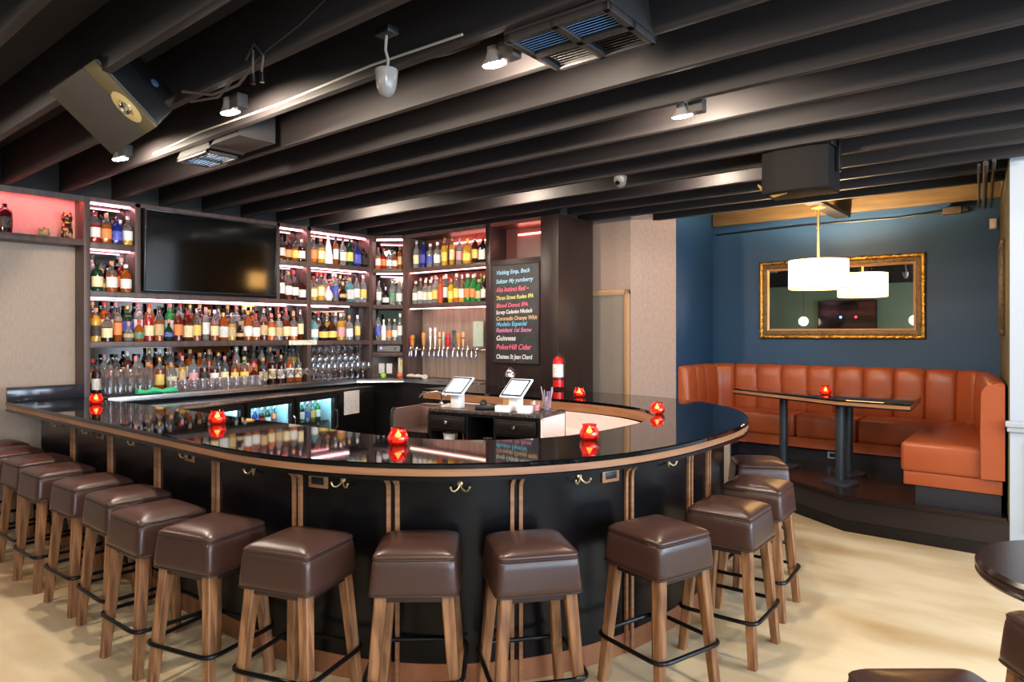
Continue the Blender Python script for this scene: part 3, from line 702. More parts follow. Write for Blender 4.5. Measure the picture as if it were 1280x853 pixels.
# ------------------------------------------------------------------ bottles
G = {}
def gm(n, c, tr=.5, r=.06, level=True):
    m = G[n] = mat('bottle ' + n, c, r, trans=tr, spec=.5)
    if not level: return
    nt = m.node_tree; b = nt.nodes['Principled BSDF']        # liquid up to a level, clear glass above it
    tc = nt.nodes.new('ShaderNodeTexCoord'); sp = nt.nodes.new('ShaderNodeSeparateXYZ'); oi = nt.nodes.new('ShaderNodeObjectInfo')
    lv = nt.nodes.new('ShaderNodeMapRange'); lv.inputs['To Min'].default_value = .14; lv.inputs['To Max'].default_value = .24
    gt = nt.nodes.new('ShaderNodeMath'); gt.operation = 'GREATER_THAN'; mx = nt.nodes.new('ShaderNodeMix'); mx.data_type = 'RGBA'
    mx.inputs['A'].default_value = (*c, 1); mx.inputs['B'].default_value = (.86, .83, .81, 1)
    nt.links.new(tc.outputs['Object'], sp.inputs[0]); nt.links.new(oi.outputs['Random'], lv.inputs['Value'])
    nt.links.new(sp.outputs['Z'], gt.inputs[0]); nt.links.new(lv.outputs[0], gt.inputs[1]); nt.links.new(gt.outputs[0], mx.inputs['Factor']); nt.links.new(mx.outputs['Result'], b.inputs['Base Color'])
    tm = nt.nodes.new('ShaderNodeMapRange'); tm.inputs['To Min'].default_value = tr; tm.inputs['To Max'].default_value = .93
    nt.links.new(gt.outputs[0], tm.inputs['Value']); nt.links.new(tm.outputs[0], b.inputs['Transmission Weight'])
gm('amber', C(186, 92, 30)); gm('dark amber', C(112, 42, 18)); gm('brown', C(56, 26, 20), .25); gm('maroon', C(60, 20, 22), .2, .08, False); gm('clear', C(226, 228, 228), .8, .03, False); gm('gold', C(236, 182, 64)); gm('green', C(40, 150, 74), .5, .06, False); gm('dark green', C(26, 62, 38), .3, .06, False)
gm('red', C(190, 40, 34)); gm('orange', C(236, 120, 50)); gm('blue', C(36, 50, 140), .4, .06, False); gm('black', C(22, 20, 22), .0, .06, False); gm('pale green', C(206, 226, 206), .75); gm('yellow', C(240, 206, 40)); gm('white', C(236, 232, 232), .1, .25, False); gm('teal', C(120, 200, 210), .6)
INK = C(90, 74, 66)
LBm = {'white': printed('label white', C(236, 232, 226), INK), 'cream': printed('label cream', C(238, 222, 176), C(120, 90, 60)), 'black': printed('label black', C(34, 30, 30), C(150, 130, 90)), 'blue': printed('label blue', C(58, 70, 170), C(200, 205, 230)),
       'yellow': printed('label yellow', C(238, 208, 110), C(150, 110, 40)), 'orange': printed('label orange', C(226, 140, 80), C(120, 50, 30)), 'red': printed('label red', C(186, 50, 44), C(230, 190, 170)), 'green': printed('label green', C(70, 130, 96), C(210, 220, 200)), 'pink': printed('label pink', C(226, 160, 166), C(140, 60, 70)), 'tan': printed('label tan', C(206, 176, 130), C(100, 70, 40))}
CPm = {'black': M_BLACKP, 'red': mat('cap red', C(170, 44, 40), .4), 'cork': mat('cork', C(196, 150, 100), .7), 'white': M_WHITE, 'gold': mat('cap gold', C(200, 160, 80), .3, .7), 'silver': M_STEEL, 'blue': mat('cap blue', C(50, 60, 130), .4), 'pink': mat('cap pink', C(206, 130, 130), .5)}
SHP = {  # body profile, squareness, label (radius, z0, z1), cap (radius, z0, z1), word
 'tall': ([(.030, 0), (.037, .004), (.0375, .18), (.034, .205), (.017, .232), (.0135, .25), (.0135, .285), (.015, .287), (.015, .292)], 0, (.0382, .05, .145), (.0150, .268, .302), 'tall'),
 'square': ([(.034, 0), (.038, .004), (.038, .155), (.034, .175), (.016, .19), (.014, .225)], 7, (.0388, .03, .125), (.0165, .215, .25), 'square'),
 'squat': ([(.044, 0), (.050, .005), (.051, .11), (.046, .14), (.024, .165), (.015, .18), (.0145, .2)], 0, (.0517, .03, .095), (.018, .195, .235), 'squat'),
 'slim': ([(.026, 0), (.0305, .004), (.031, .2), (.026, .225), (.014, .25), (.013, .305)], 0, (.0317, .06, .17), (.0145, .27, .315), 'slim'),
 'shouldered': ([(.036, 0), (.041, .004), (.042, .165), (.039, .19), (.022, .208), (.0145, .222), (.014, .265)], 0, (.0427, .04, .135), (.0158, .25, .285), 'broad'),
 'decanter': ([(.03, 0), (.046, .012), (.055, .05), (.055, .08), (.044, .115), (.022, .14), (.015, .155), (.015, .19)], 0, (.0562, .045, .085), (.019, .185, .225), 'round'),
 'cone': ([(.046, 0), (.05, .005), (.044, .09), (.030, .19), (.016, .24), (.0135, .275)], 0, (.0468, .05, .10), (.0155, .265, .298), 'conical')}
BM = {}
for n, (pr, sq, lb, cp, wd) in SHP.items():
    R_ = pr[2][0]
    b_ = MB().lathe(pr, 18 if not sq else 24, sq=sq).mesh('bottle_body', ang=50)
    mb = MB(); rs = []; N = 12
    for i in range(N + 1):
        a = R(-90) + R(95) * (2 * i / N - 1); ca, sa = math.cos(a), math.sin(a); k = 1.
        if sq: k = 1 / ((abs(ca) ** sq + abs(sa) ** sq) ** (1 / sq))
        zz = [lb[1], lb[2]]; r0 = lb[0]; 
        ring = []
        for z in zz:
            r = r0
            if n == 'cone': r = .0506 - (z - .005) * .0706 + .0009
            ring.append((r * k * ca, r * k * sa, z))
        for z in zz[::-1]:
            r = r0 - .0011
            if n == 'cone': r = .0506 - (z - .005) * .0706 - .0003
            ring.append((r * k * ca, r * k * sa, z))
        rs.append([Vector(q) for q in ring])
    l_ = mb.rings(rs).mesh('bottle_label')
    c_ = MB().lathe([(cp[0], cp[1]), (cp[0], cp[2] - .002), (cp[0] * .9, cp[2])], 14).mesh('bottle_cap')
    for me in (b_, l_, c_): me.materials.append(M_GREY)
    BM[n] = (b_, l_, c_)
def part_inst(name, me, m, parent):
    o = bpy.data.objects.new(name, me); COL.objects.link(o); o.parent = parent
    o.material_slots[0].link = 'OBJECT'; o.material_slots[0].material = m; return o
def bottle(x, y, z, rz, shp, col, lab, cap, text, group, sc=1., sz=1.):
    t = thing('liquor_bottle', text, 'bottle', (x, y, z + .0008), rz, group); t.scale = (sc, sc, sz)
    part_inst('bottle_body', BM[shp][0], G[col], t)
    if lab: part_inst('bottle_label', BM[shp][1], LBm[lab], t)
    part_inst('bottle_cap', BM[shp][2], CPm[cap], t)
    return t
rnd = random.Random(21)
WH = [('tall', 3), ('square', 2), ('squat', 1), ('slim', 1), ('shouldered', 4), ('decanter', .5)]
CW = [('amber', 4), ('dark amber', 4.5), ('brown', 3), ('gold', 1), ('clear', 2.6), ('dark green', .9), ('red', .5), ('orange', .5), ('green', .3), ('blue', .3)]
LW = [('white', 5), ('cream', 4), ('black', 1.5), ('yellow', 1), ('blue', .6), ('orange', 1), ('tan', 1), ('pink', .5), ('green', .5), ('red', .5)]
KW = [('black', 3), ('red', 2), ('cork', 2), ('pink', 2), ('gold', 1), ('white', 1), ('silver', .6)]
def pick(l): return rnd.choices([a for a, _ in l], [b for _, b in l])[0]
def row(p0, p1, z, n, rz, ref, where, group, spec=None, sz=1., tallen=1., maxh=.345):
    p0, p1 = Vector(p0), Vector(p1); L = (p1 - p0).length / n
    for i in range(n):
        if spec: s_, c_, l_, k_ = spec[i]
        else: s_, c_, l_, k_ = pick(WH), pick(CW), pick(LW), pick(KW)
        if c_ == 'gap': continue
        R_ = SHP[s_][0][2][0] * (1 if not SHP[s_][1] else 1.04)
        sc = min(1.12, L * .485 / R_)
        p = p0 + (p1 - p0) * ((i + .5) / n)
        h = tallen * rnd.uniform(.86, 1.10) * (1.12 if s_ in ('squat', 'decanter') else 1)
        lt = f'with {l_} label, ' if l_ else 'without label, '
        h = min(h * max(sc, .86), maxh / SHP[s_][3][2])
        bottle(p.x, p.y, z, rz + R(rnd.uniform(-14, 14)), s_, c_, l_, k_, f'{c_} {SHP[s_][4]} bottle {lt}{ORD[i]} from {ref}, {where}', group, sc, h)
Q = R(90)
XFR, XRE = -6.945, -7.062
row((XFR, 2.35), (XFR, 4.59), 1.566, 24, Q, 'beige panel', 'front row below television', 'bottles below the television', spec=None, tallen=1.0)
row((XRE - .008, 2.36), (XRE - .008, 4.58), 1.62, 22, Q, 'beige panel', 'back row below television', 'bottles below the television', tallen=1.06, maxh=.325)
row((XRE - .008, 2.36), (XRE - .008, 4.58), 1.15, 22, Q, 'beige panel', 'raised row on steel counter', 'bottles on the back counter')
row((-6.965, 2.36), (-6.965, 4.58), 1.08, 20, Q, 'beige panel', 'second row on steel counter', 'bottles on the back counter')
GB = 'bottles in the square bay by the beige panel'
row((XFR, 2.345), (XFR, 2.715), 2.478, 4, Q, 'beige panel', 'top of first bay', GB, [('tall', 'red', 'white', 'red'), ('shouldered', 'amber', 'orange', 'cork'), ('shouldered', 'blue', 'blue', 'silver'), ('tall', 'gold', 'white', 'white')], tallen=.92)
row((XRE, 2.36), (XRE, 2.70), 2.478, 3, Q, 'beige panel', 'back of first bay top', GB, [('tall', 'amber', 'white', 'silver'), ('tall', 'clear', 'blue', 'silver'), ('shouldered', 'amber', 'white', 'white')], tallen=.9)
row((XFR, 2.345), (XFR, 2.715), 2.03, 3, Q, 'beige panel', 'lower shelf of first bay', GB, [('shouldered', 'dark green', 'cream', 'black'), ('shouldered', 'amber', 'white', 'cork'), ('shouldered', 'amber', 'white', 'white')], tallen=.95)
row((XRE, 2.36), (XRE, 2.70), 2.03, 4, Q, 'beige panel', 'back of first bay bottom', GB, tallen=1.12)
GC = 'bottles in the square bay beyond the television'
row((XFR, 4.255), (XFR, 4.598), 2.474, 4, Q, 'television', 'top of bay beside it', GC, [('tall', 'dark amber', 'white', 'black'), ('shouldered', 'brown', 'orange', 'red'), ('shouldered', 'amber', 'yellow', 'black'), ('shouldered', 'brown', 'white', 'white')], tallen=.95)
row((XFR, 4.255), (XFR, 4.598), 2.03, 4, Q, 'television', 'bottom of bay beside it', GC, [('slim', 'brown', 'white', 'black'), ('tall', 'dark amber', 'white', 'cork'), ('tall', 'brown', 'white', 'black'), ('square', 'brown', 'white', 'black')], tallen=.95)
row((XRE, 4.27), (XRE, 4.58), 2.03, 3, Q, 'television', 'rear of bay beside it', GC, tallen=1.12)
GD = 'bottles in the wide bay before the corner'
row((XFR, 4.665), (XFR, 5.50), 2.476, 8, Q, 'television', 'top shelf, bay before corner', GD, [('shouldered', 'orange', 'orange', 'cork'), ('tall', 'gold', 'cream', 'gold'), ('cone', 'white', 'white', 'white'), ('slim', 'amber', 'white', 'black'), ('tall', 'clear', 'white', 'red'), ('tall', 'dark green', 'yellow', 'black'), ('square', 'blue', 'blue', 'black'), ('square', 'black', 'black', 'black')], tallen=.95)
row((XFR, 4.665), (XFR, 5.50), 2.03, 8, Q, 'television', 'middle shelf, bay before corner', GD, [('shouldered', 'gold', 'cream', 'red'), ('tall', 'gold', 'cream', 'red'), ('decanter', 'white', 'white', 'red'), ('slim', 'clear', 'blue', 'silver'), ('decanter', 'brown', 'tan', 'gold'), ('square', 'teal', 'white', 'cork'), ('tall', 'clear', 'white', 'black'), ('tall', 'clear', 'yellow', 'white')])
row((XRE, 4.68), (XRE, 5.35), 2.03, 6, Q, 'television', 'rear middle shelf before corner', GD, [('tall', 'gold', 'cream', 'red'), ('tall', 'clear', 'white', 'red'), ('tall', 'clear', 'pink', 'red'), ('tall', 'clear', 'blue', 'silver'), ('tall', 'yellow', 'yellow', 'gold'), ('slim', 'clear', 'white', 'black')], tallen=1.14)
row((XFR, 4.665), (XFR, 5.42), 1.556, 6, Q, 'television', 'bottom shelf before corner', GD, [('shouldered', 'teal', 'white', 'black'), ('squat', 'black', 'yellow', 'black'), ('squat', 'brown', 'yellow', 'black'), ('shouldered', 'gold', 'pink', 'white'), ('shouldered', 'clear', 'white', 'cork'), ('slim', 'clear', 'gold' if False else 'yellow', 'white')])
row((XRE, 4.68), (XRE, 5.3), 1.556, 5, Q, 'television', 'rear bottom shelf before corner', GD, [('tall', 'clear', 'white', 'black'), ('tall', 'orange', 'red', 'red'), ('tall', 'gold', 'cream', 'cork'), ('tall', 'clear', 'black', 'white'), ('tall', 'gold', 'yellow', 'gold')], tallen=1.12)
AR = math.atan2(.21, .327)
GE = 'bottles in the angled corner shelving'
def drow(z, n, where, spec, tallen=1.): 
    a, b = dp(.04, .06, 0), dp(.97, .06, 0); row((a.x, a.y), (b.x, b.y), z, n, AR, 'television', where, GE, spec, tallen=tallen)
drow(2.46, 5, 'angled corner top shelf', [('tall', 'orange', 'white', 'red'), ('tall', 'red', 'orange', 'red'), ('tall', 'clear', 'white', 'white'), ('tall', 'amber', 'white', 'cork'), ('slim', 'amber', 'tan', 'gold')], .92)
drow(2.005, 4, 'angled corner second shelf', [('slim', 'clear', 'white', 'silver'), ('squat', 'black', 'white', 'silver'), ('tall', 'clear', 'green', 'silver'), ('shouldered', 'clear', 'white', 'cork')], .95)
drow(1.55, 5, 'angled corner third shelf', [('slim', 'clear', 'blue', 'black'), ('shouldered', 'white', 'white', 'white'), ('shouldered', 'clear', 'orange', 'cork'), ('tall', 'clear', 'white', 'white'), ('slim', 'clear', 'white', 'white')], 1.05)
GF = 'bottles above the beer taps'
row((-6.45, 5.84), (-5.2, 5.84), 2.455, 10, 0, 'corner', 'top shelf above taps', GF, [('tall', 'clear', 'cream', 'white'), ('tall', 'blue', 'blue', 'silver'), ('shouldered', 'clear', 'blue', 'white'), ('shouldered', 'clear', 'white', 'white'), ('tall', 'gold', 'yellow', 'gold'), ('slim', 'gold', 'cream', 'gold'), ('tall', 'clear', 'pink', 'pink'), ('squat', 'gold', 'yellow', 'gold'), ('tall', 'brown', 'yellow', 'red'), ('square', 'black', 'white', 'red')], tallen=.97)
row((-6.44, 5.835), (-5.19, 5.835), 2.007, 14, 0, 'corner', 'lower shelf above taps', GF, [('tall', 'pale green', 'white', 'white'), ('tall', 'pale green', 'white', 'silver'), ('tall', 'clear', 'white', 'white'), ('tall', 'pale green', 'cream', 'white'), ('tall', 'clear', 'yellow', 'pink'), ('tall', 'orange', 'red', 'red'), ('slim', 'brown', 'white', 'white'), ('tall', 'yellow', 'yellow', 'gold'), ('tall', 'orange', 'yellow', 'white'), ('tall', 'gold', 'white', 'silver'), ('tall', 'green', 'orange', 'white'), ('tall', 'green', 'orange', 'white'), ('shouldered', 'green', 'tan', 'cork'), ('shouldered', 'black', 'white', 'gold')], tallen=.97)
row((-6.40, 5.97), (-5.25, 5.97), 2.007, 11, 0, 'corner', 'rear lower shelf above taps', GF, [('tall', c, 'white', k) for c, k in (('pale green', 'white'), ('clear', 'white'), ('clear', 'silver'), ('pale green', 'white'), ('orange', 'red'), ('clear', 'pink'), ('yellow', 'gold'), ('yellow', 'white'), ('green', 'white'), ('green', 'cork'), ('green', 'white'))], tallen=1.14)
# niche display
bottle(-6.97, 1.71, 2.492, Q, 'shouldered', 'maroon', 'black', 'pink', 'large dark red bottle with black label alone on the niche shelf', 'niche display', 1.3, .98)
o = thing('green_frog_ornament', 'small green lumpy ceramic ornament on the niche shelf', 'ornament', (-6.985, 2.0, 2.493), Q)
m = MB(); m.sphere((0, 0, .03), .032, (1.4, 1, .95)).sphere((-.025, -.012, .058), .017).sphere((.02, 0, .06), .02, (1, .9, 1.1)); m.sphere((.0, 0, .075), .009)
m.build('ornament_body', mat('green glaze', C(110, 128, 84), .3, noise=((40, 40, 40), C(176, 130, 86), .45, .6, 3)), o); o.name = 'green_ornament'
o = thing('cat_figurine', 'tall glossy dark and gold figurine at the end of the niche shelf', 'figurine', (-6.985, 2.175, 2.493), Q)
m = MB(); m.lathe([(.040, 0), (.045, .006), (.048, .04), (.043, .09), (.036, .125), (.030, .14), (.034, .15), (.042, .17), (.044, .19), (.036, .215), (.018, .228), (.004, .232)], 20)
m.build('figurine_body', mat('bronze lacquer', C(70, 34, 26), .22, .3, noise=((24, 24, 24), C(206, 160, 110), .52, .62, 4)), o)
m = MB()
for s_ in (-1, 1): m.lathe([(.014, 0), (.010, .016), (.001, .03)], 8, (s_ * .026, 0, .212))
m.build('figurine_ears', MATS['bronze lacquer'], o)
MB().lathe([(.047, 0), (.047, .006), (.04, .012)], 20, (0, 0, .136), M=Matrix.Scale(.82, 4)).build('figurine_collar', M_GOLD, o); o.name = 'lacquer_figurine'

# ------------------------------------------------------------------ glassware
def shell(prof, seg=18, extra=None):
    m = MB().lathe(prof, seg, cap0=True, cap1=False)
    if extra: extra(m)
    me = m.mesh('glass_body', ang=60); me.materials.append(M_GLASS); return me
GLM = {'pint': shell([(.028, 0), (.029, .004), (.0295, .012), (.036, .1), (.043, .148)]),
       'mug': shell([(.036, 0), (.038, .006), (.038, .06), (.040, .11)], 14, lambda m: m.tube([(.037, 0, .09), (.062, 0, .088), (.066, 0, .06), (.055, 0, .03), (.037, 0, .026)], .006, 6)),
       'rocks': shell([(.036, 0), (.037, .006), (.042, .085)]),
       'coupe': shell([(.034, 0), (.032, .003), (.006, .008), (.0045, .06), (.006, .075), (.03, .10), (.043, .13), (.044, .15)]),
       'wine': shell([(.035, 0), (.033, .003), (.006, .008), (.0042, .05), (.0045, .085), (.02, .10), (.038, .13), (.041, .155), (.036, .205)])}
def glass(kind, x, y, z, lab, group, flip=False, rz=0, sc=1.):
    n = {'pint': 'pint_glass', 'mug': 'glass_mug', 'rocks': 'rocks_glass', 'coupe': 'cocktail_glass', 'wine': 'wine_glass'}[kind]
    o = bpy.data.objects.new(n, GLM[kind]); COL.objects.link(o)
    o.location = (x, y, z); o.rotation_euler = (R(180) if flip else 0, 0, rz); o.scale = (sc,) * 3
    tag(o, lab, 'glass', group); return o
tray = MB().b2(-6.83, -6.55, 2.37, 2.83, 1.0805, 1.092, bev=.004).build('bar_mat', M_BLACKP, None); tag(tray, 'black rubber bar mat under the stacked pint glasses', 'mat')
for i in range(5):
    for j in range(2):
        for k in range(2):
            glass('pint', -6.675 - .105 * j, 2.42 + .086 * i, 1.0925 + .072 * k, 'clear pint glass in the nested columns beside the wall end candle', 'stacked pint glasses', sc=1.06)
tw = MB(); 
rs = []
for i in range(9):
    y = 2.50 + i * .045; w = .035 + .012 * math.sin(i * 1.3); h = .022 + .008 * math.cos(i * 1.9)
    rs.append([Vector((-6.535 + w * math.cos(a), y, 1.092 + h * .9 + h * math.sin(a) + .004 * math.sin(3 * a + i))) for a in [2 * math.pi * k / 12 for k in range(12)]])
tw.rings(rs).build('green_towel', mat('green cloth', C(60, 190, 130), .8), None)
tag(bpy.data.objects['green_towel'], 'crumpled green cloth lying in front of the pint glasses', 'towel')
bpy.data.objects['green_towel'].location = (-.005, .09, 0)
def xfr(y): return -6.50 - .28 * (y - 2.34) / 2.88
for i in range(11):
    y = 2.975 + i * .092
    for j in range(2): glass('mug', xfr(y) - .055 - .10 * j, y, 1.0808, 'clear handled glass mug in the double row on the steel counter', 'glass mugs on the back counter', rz=R(20))
for i in range(8):
    y = 3.97 + i * .092
    for j in range(1): glass('coupe', xfr(y) - .06 - .098 * j, y, 1.0808, 'clear cocktail glass in the row between mugs and wine glasses', 'cocktail glasses on the back counter', sc=1.05)
for i in range(9):
    y = 4.72 + i * .09
    for j in range(3): glass('wine', xfr(y) - .06 - .092 * j + .02, y, 1.0808, 'clear stemmed wine glass crowded at the corner end of the counter', 'wine glasses on the back counter', sc=.98 + .04 * j)
for i in range(8):
    for j in range(2): glass('wine', -6.95 - .10 * j, 4.71 + i * .092, 1.49, 'clear wine glass hanging upside down beneath the shelf', 'hanging wine glasses', True, sc=.95)
rk = MB()
for i in range(9): rk.b2(-7.1, -6.91, 4.66 + i * .092, 4.668 + i * .092, 1.478, 1.4995)
rk = rk.build('stemware_rack', M_STEEL, None); tag(rk, 'steel stemware rack holding the hanging wine glasses', 'rack')
# odds and ends at the corner of the counter
o = MB().sphere((-6.62, 5.50, 1.117), .036).build('green_lime', mat('lime', C(150, 200, 60), .4), None); tag(o, 'green lime on the corner of the steel counter', 'lime')
o = MB().sphere((-6.50, 5.60, 1.117), .036).build('orange_fruit', mat('orange peel', C(226, 100, 60), .45), None); o.location = (0, .06, 0); tag(o, 'orange fruit beside the lime on the counter corner', 'orange')
m = MB(); rs = []
for i in range(8):
    x = -6.42 + i * .04; rs.append([Vector((x, 5.75 + .05 * math.cos(a), 1.089 + .022 + .022 * math.sin(a) * (1 + .3 * math.sin(i * 2)))) for a in [2 * math.pi * k / 12 for k in range(12)]])
o = m.rings(rs).build('white_towel', mat('white cloth', C(224, 214, 206), .9), None); tag(o, 'white towel bunched below the corner telephone', 'towel')
ph = thing('wall_telephone', 'cream boxy telephone handset unit standing below the audio receiver', 'telephone', (-6.64, 5.83, 1.081), AR)
MB().box((0, 0, .125), (.10, .06, .25), bev=.008).build('telephone_body', mat('cream plastic', C(222, 214, 190), .4), ph)
MB().box((.005, -.031, .18), (.05, .004, .07), bev=.001).build('keypad', mat('keypad', C(206, 200, 120), .5), ph)
MB().box((.005, -.031, .235), (.045, .005, .014), bev=.001).build('display', M_BLACKP, ph)
for i in range(2):
    p = dp(.22 + .26 * i, .10, 1.13); o = thing('note_card', ['white note card pinned in the corner niche, nearer the wine glasses', 'white note card pinned in the corner niche, nearer the telephone'][i], 'card', p, AR)
    MB().box((0, 0, .06), (.075, .004, .13)).build('card_sheet', M_PAPER, o)
# ------------------------------------------------------------------ beer taps
TAPX = [(513.5, 'red', .13), (519, 'orange', .14), (524.5, 'black', .14), (532.5, 'tan', .17), (541, 'white', .24), (547, 'white', .24), (552.6, 'peach', .18), (557.5, 'silver', .18), (563, 'bigred', .16), (570.5, 'chrome', .20), (576.5, 'tan', .17), (582, 'peach', .18), (588, None, 0), (594, None, 0), (599.5, None, 0)]
HM = {'red': (200, 50, 50), 'orange': (214, 150, 70), 'black': (40, 36, 36), 'tan': (214, 160, 90), 'white': (238, 236, 234), 'peach': (236, 180, 140), 'silver': (190, 190, 180), 'bigred': (226, 40, 30), 'chrome': (90, 92, 100)}
HN = {'red': 'red', 'orange': 'orange', 'black': 'black', 'tan': 'tan wooden', 'white': 'tall white', 'peach': 'peach', 'silver': 'silver', 'bigred': 'fat red', 'chrome': 'dark chrome'}
rl = thing('tap_rail', 'chrome drinks rail feeding the row of beer taps', 'rail', (-5.8, 5.985, 1.44))
MB().cyl((-.60, 0, 0), (.62, 0, 0), .016, seg=14).build('rail_pipe', M_CHROME, rl)
for x in (-.5, .05, .55): MB().cyl((x, .034, 0), (x, .0, 0), .018, seg=12).build('rail_bracket', M_CHROME, rl)
for i, (px, hc, hh) in enumerate(TAPX):
    r = ray(px); y = 5.95 if i > 2 else 5.83; x = max(r.x / r.y * y, -6.438)
    t = thing('beer_tap', (f'beer tap with {HN[hc]} handle, ' if hc else 'bare chrome beer tap without handle, ') + f'{ORD[i]} from the corner shelving', 'tap', (x, y, 1.44), 0, 'beer taps')
    MB().cyl((0, .02, 0), (0, -.045, 0), .011, seg=10).build('tap_shank', M_CHROME, t)
    MB().tube([(0, -.04, .02), (0, -.05, 0), (0, -.062, -.03), (0, -.066, -.075)], [.011, .012, .010, .008], 10).build('tap_spout', M_CHROME, t)
    MB().lathe([(.007, .01), (.010, .02), (.010, .032), (.006, .04)], 10, (0, -.042, 0)).build('tap_collar', M_CHROME, t)
    MB().cyl((0, -.066, -.076), (0, -.067, -.096), .0095, seg=10).build('spout_cap', mat('blue spout cap', C(60, 90, 180), .4), t)
    if hc:
        m = MB(); w = .020 if hc != 'bigred' else .032
        if hc == 'red': pr = [(.006, 0), (.010, .02), (.012, .08), (.008, .095), (.018, .105), (.020, .118), (.012, .132)]
        elif hc == 'white': pr = [(.007, 0), (.010, .03), (.016, .10), (.018, .14), (.011, .165), (.017, .19), (.019, .21), (.010, .225), (.004, .235)]
        elif hc == 'bigred': pr = [(.012, 0), (.024, .02), (.030, .06), (.028, .1), (.033, .13), (.028, .15), (.01, .16)]
        elif hc == 'peach': pr = [(.008, 0), (.012, .04), (.019, .09), (.017, .13), (.020, .16), (.012, .18)]
        elif hc == 'chrome': pr = [(.010, 0), (.02, .03), (.018, .06), (.014, .1), (.02, .17), (.024, .19), (.018, .2)]
        else: pr = [(.008, 0), (.014, .02), (.020, .10), (.020, hh - .02), (.014, hh)]
        m.lathe(pr, 14, (0, -.042, .04), sq=5 if hc in ('orange', 'black', 'tan') else 0)
        m.build('tap_handle', mat('tap ' + hc, C(*HM[hc]), .35, .5 if hc == 'chrome' else 0), t)
        if hc in ('peach', 'orange', 'tan', 'white', 'bigred'):
            MB().lathe([(.021 if hc != 'bigred' else .031, 0), (.021 if hc != 'bigred' else .031, .014)], 14, (0, -.042, .04 + hh * .55)).build('handle_band', mat('handle band ' + hc, {'peach': C(50, 60, 50), 'orange': C(120, 80, 40), 'tan': C(150, 100, 50), 'white': C(220, 190, 160), 'bigred': C(70, 60, 130)}[hc], .4), t)
mn = thing('mint_menu', 'pale green menu sheet standing behind the last beer taps', 'menu', (-5.46, 5.975, 1.485), R(3))
MB().box((0, 0, .15), (.155, .004, .30)).build('menu_sheet', M_MINT, mn)
MB().box((0, .004, .15), (.162, .004, .306)).build('menu_holder', M_PANE, mn)

# speed rail under the near bar leg with the one bottle that rises above the bar
sr = thing('speed_rail', 'narrow steel speed rail hung inside the straight bar leg', 'rail', (-4.3, 2.56, 0))
MB().b2(-5.2, -3.5, 2.50, 2.63, .80, .812).b2(-5.2, -3.5, 2.625, 2.635, .80, .90).b2(-5.2, -3.5, 2.495, 2.505, .80, .92).build('rail_trough', M_STEEL, sr, world=True)
for x in (-5.1, -4.3, -3.6): MB().cyl((x, 2.565, 0), (x, 2.565, .80), .016).build('rail_post', M_STEEL, sr, world=True)
bottle(-4.235, 2.565, .8125, R(20), 'tall', 'gold', 'white', 'cork', 'lone bottle rising behind the straight bar leg before the coolers', 'speed rail bottle', .9, .93)

# ------------------------------------------------------------------ register island
IA = R(10.5); IC = Vector((-3.425, 3.80)); IW, ID, IH = .99, .40, 1.06
ri = thing('register_cabinet', 'black register cabinet with two drawers and a white end panel inside the bar', 'cabinet', (IC.x, IC.y, 0), IA)
h = IW / 2
MB().b2(-h, h, -.015, ID, IH - .025, IH, bev=.003).build('cabinet_top', mat('dark speckled top', C(58, 50, 48), .25, noise=((60, 60, 60), C(120, 110, 104), .55, .7, 2)), ri)
m = MB()
m.b2(-h, -h + .02, 0, ID, .1, IH - .025).b2(h - .04, h - .012, 0, ID, .1, IH - .025).b2(-h, h, ID - .015, ID, .1, IH - .025).b2(-h, h, 0, ID, .1, .13).b2(-.155, -.135, 0, ID, .1, IH - .025).b2(.09, .11, 0, ID, .1, IH - .025)
m.b2(-h, -.145, 0, ID, .885, .90).b2(.10, h - .02, 0, ID, .885, .90).b2(-h, h, .02, ID, .62, .64).b2(-h, h, 0.001, .02, IH - .045, IH - .025)
m.build('carcass', M_BLACK, ri)
MB().b2(h - .012, h, -.001, ID, .1, IH - .025).build('end_panel', M_WHITE, ri)
for x0, x1 in ((-h + .025, -.158), (.113, h - .045)):
    m = MB(); m.b2(x0, x1, -.018, .0, .905, IH - .05, bev=.003)
    m.b2(x0 + .02, x1 - .02, -.024, -.017, .925, IH - .07, bev=.003)
    dr = m.build('drawer', mat('black lacquer', C(26, 22, 22), .3), ri)
    MB().lathe([(.007, 0), (.007, .012), (.014, .018), (.015, .024), (.008, .03)], 14, ((x0 + x1) / 2, -.022, .966), M=Matrix.Rotation(R(90), 4, 'X')).build('drawer_knob', M_CHROME, dr)
def isl(x, y, z=0): # island local -> world
    return Vector((IC.x + x * math.cos(IA) - y * math.sin(IA), IC.y + x * math.sin(IA) + y * math.cos(IA), z))
T0 = IH + .0008
def pos(x, y, lab):
    t = thing('register_tablet', lab, 'register', isl(x, y, T0), IA - R(6), 'register tablets')
    MB().box((0, 0, .055), (.085, .075, .11), bev=.006).build('stand', M_WHITE, t)
    Mx = Matrix.Translation((.0, .005, .168)) @ Matrix.Rotation(R(39), 4, 'X') @ Matrix.Scale(1.14, 4)
    for nm, c, d_, mt in (('tablet_shell', (0, 0, 0), (.180, .180, .016), M_WHITE), ('tablet_bezel', (0, 0, .0082), (.162, .160, .001), mat('navy bezel', C(30, 44, 84), .2)), ('tablet_screen', (0, 0, .0090), (.136, .130, .001), M_TABLET)):
        mb = MB().box(c, d_, bev=.006 if nm == 'tablet_shell' else 0); bmesh.ops.transform(mb.bm, matrix=Mx, verts=mb.bm.verts); mb.build(nm, mt, t)
    MB().box((.0, .0, .135), (.05, .05, .06), bev=.004).build('tilt_neck', M_WHITE, t)
    return t
pos(-.30, .11, 'white tablet register nearer the steel sink')
pos(.205, .14, 'white tablet register nearer the white cabinet end')
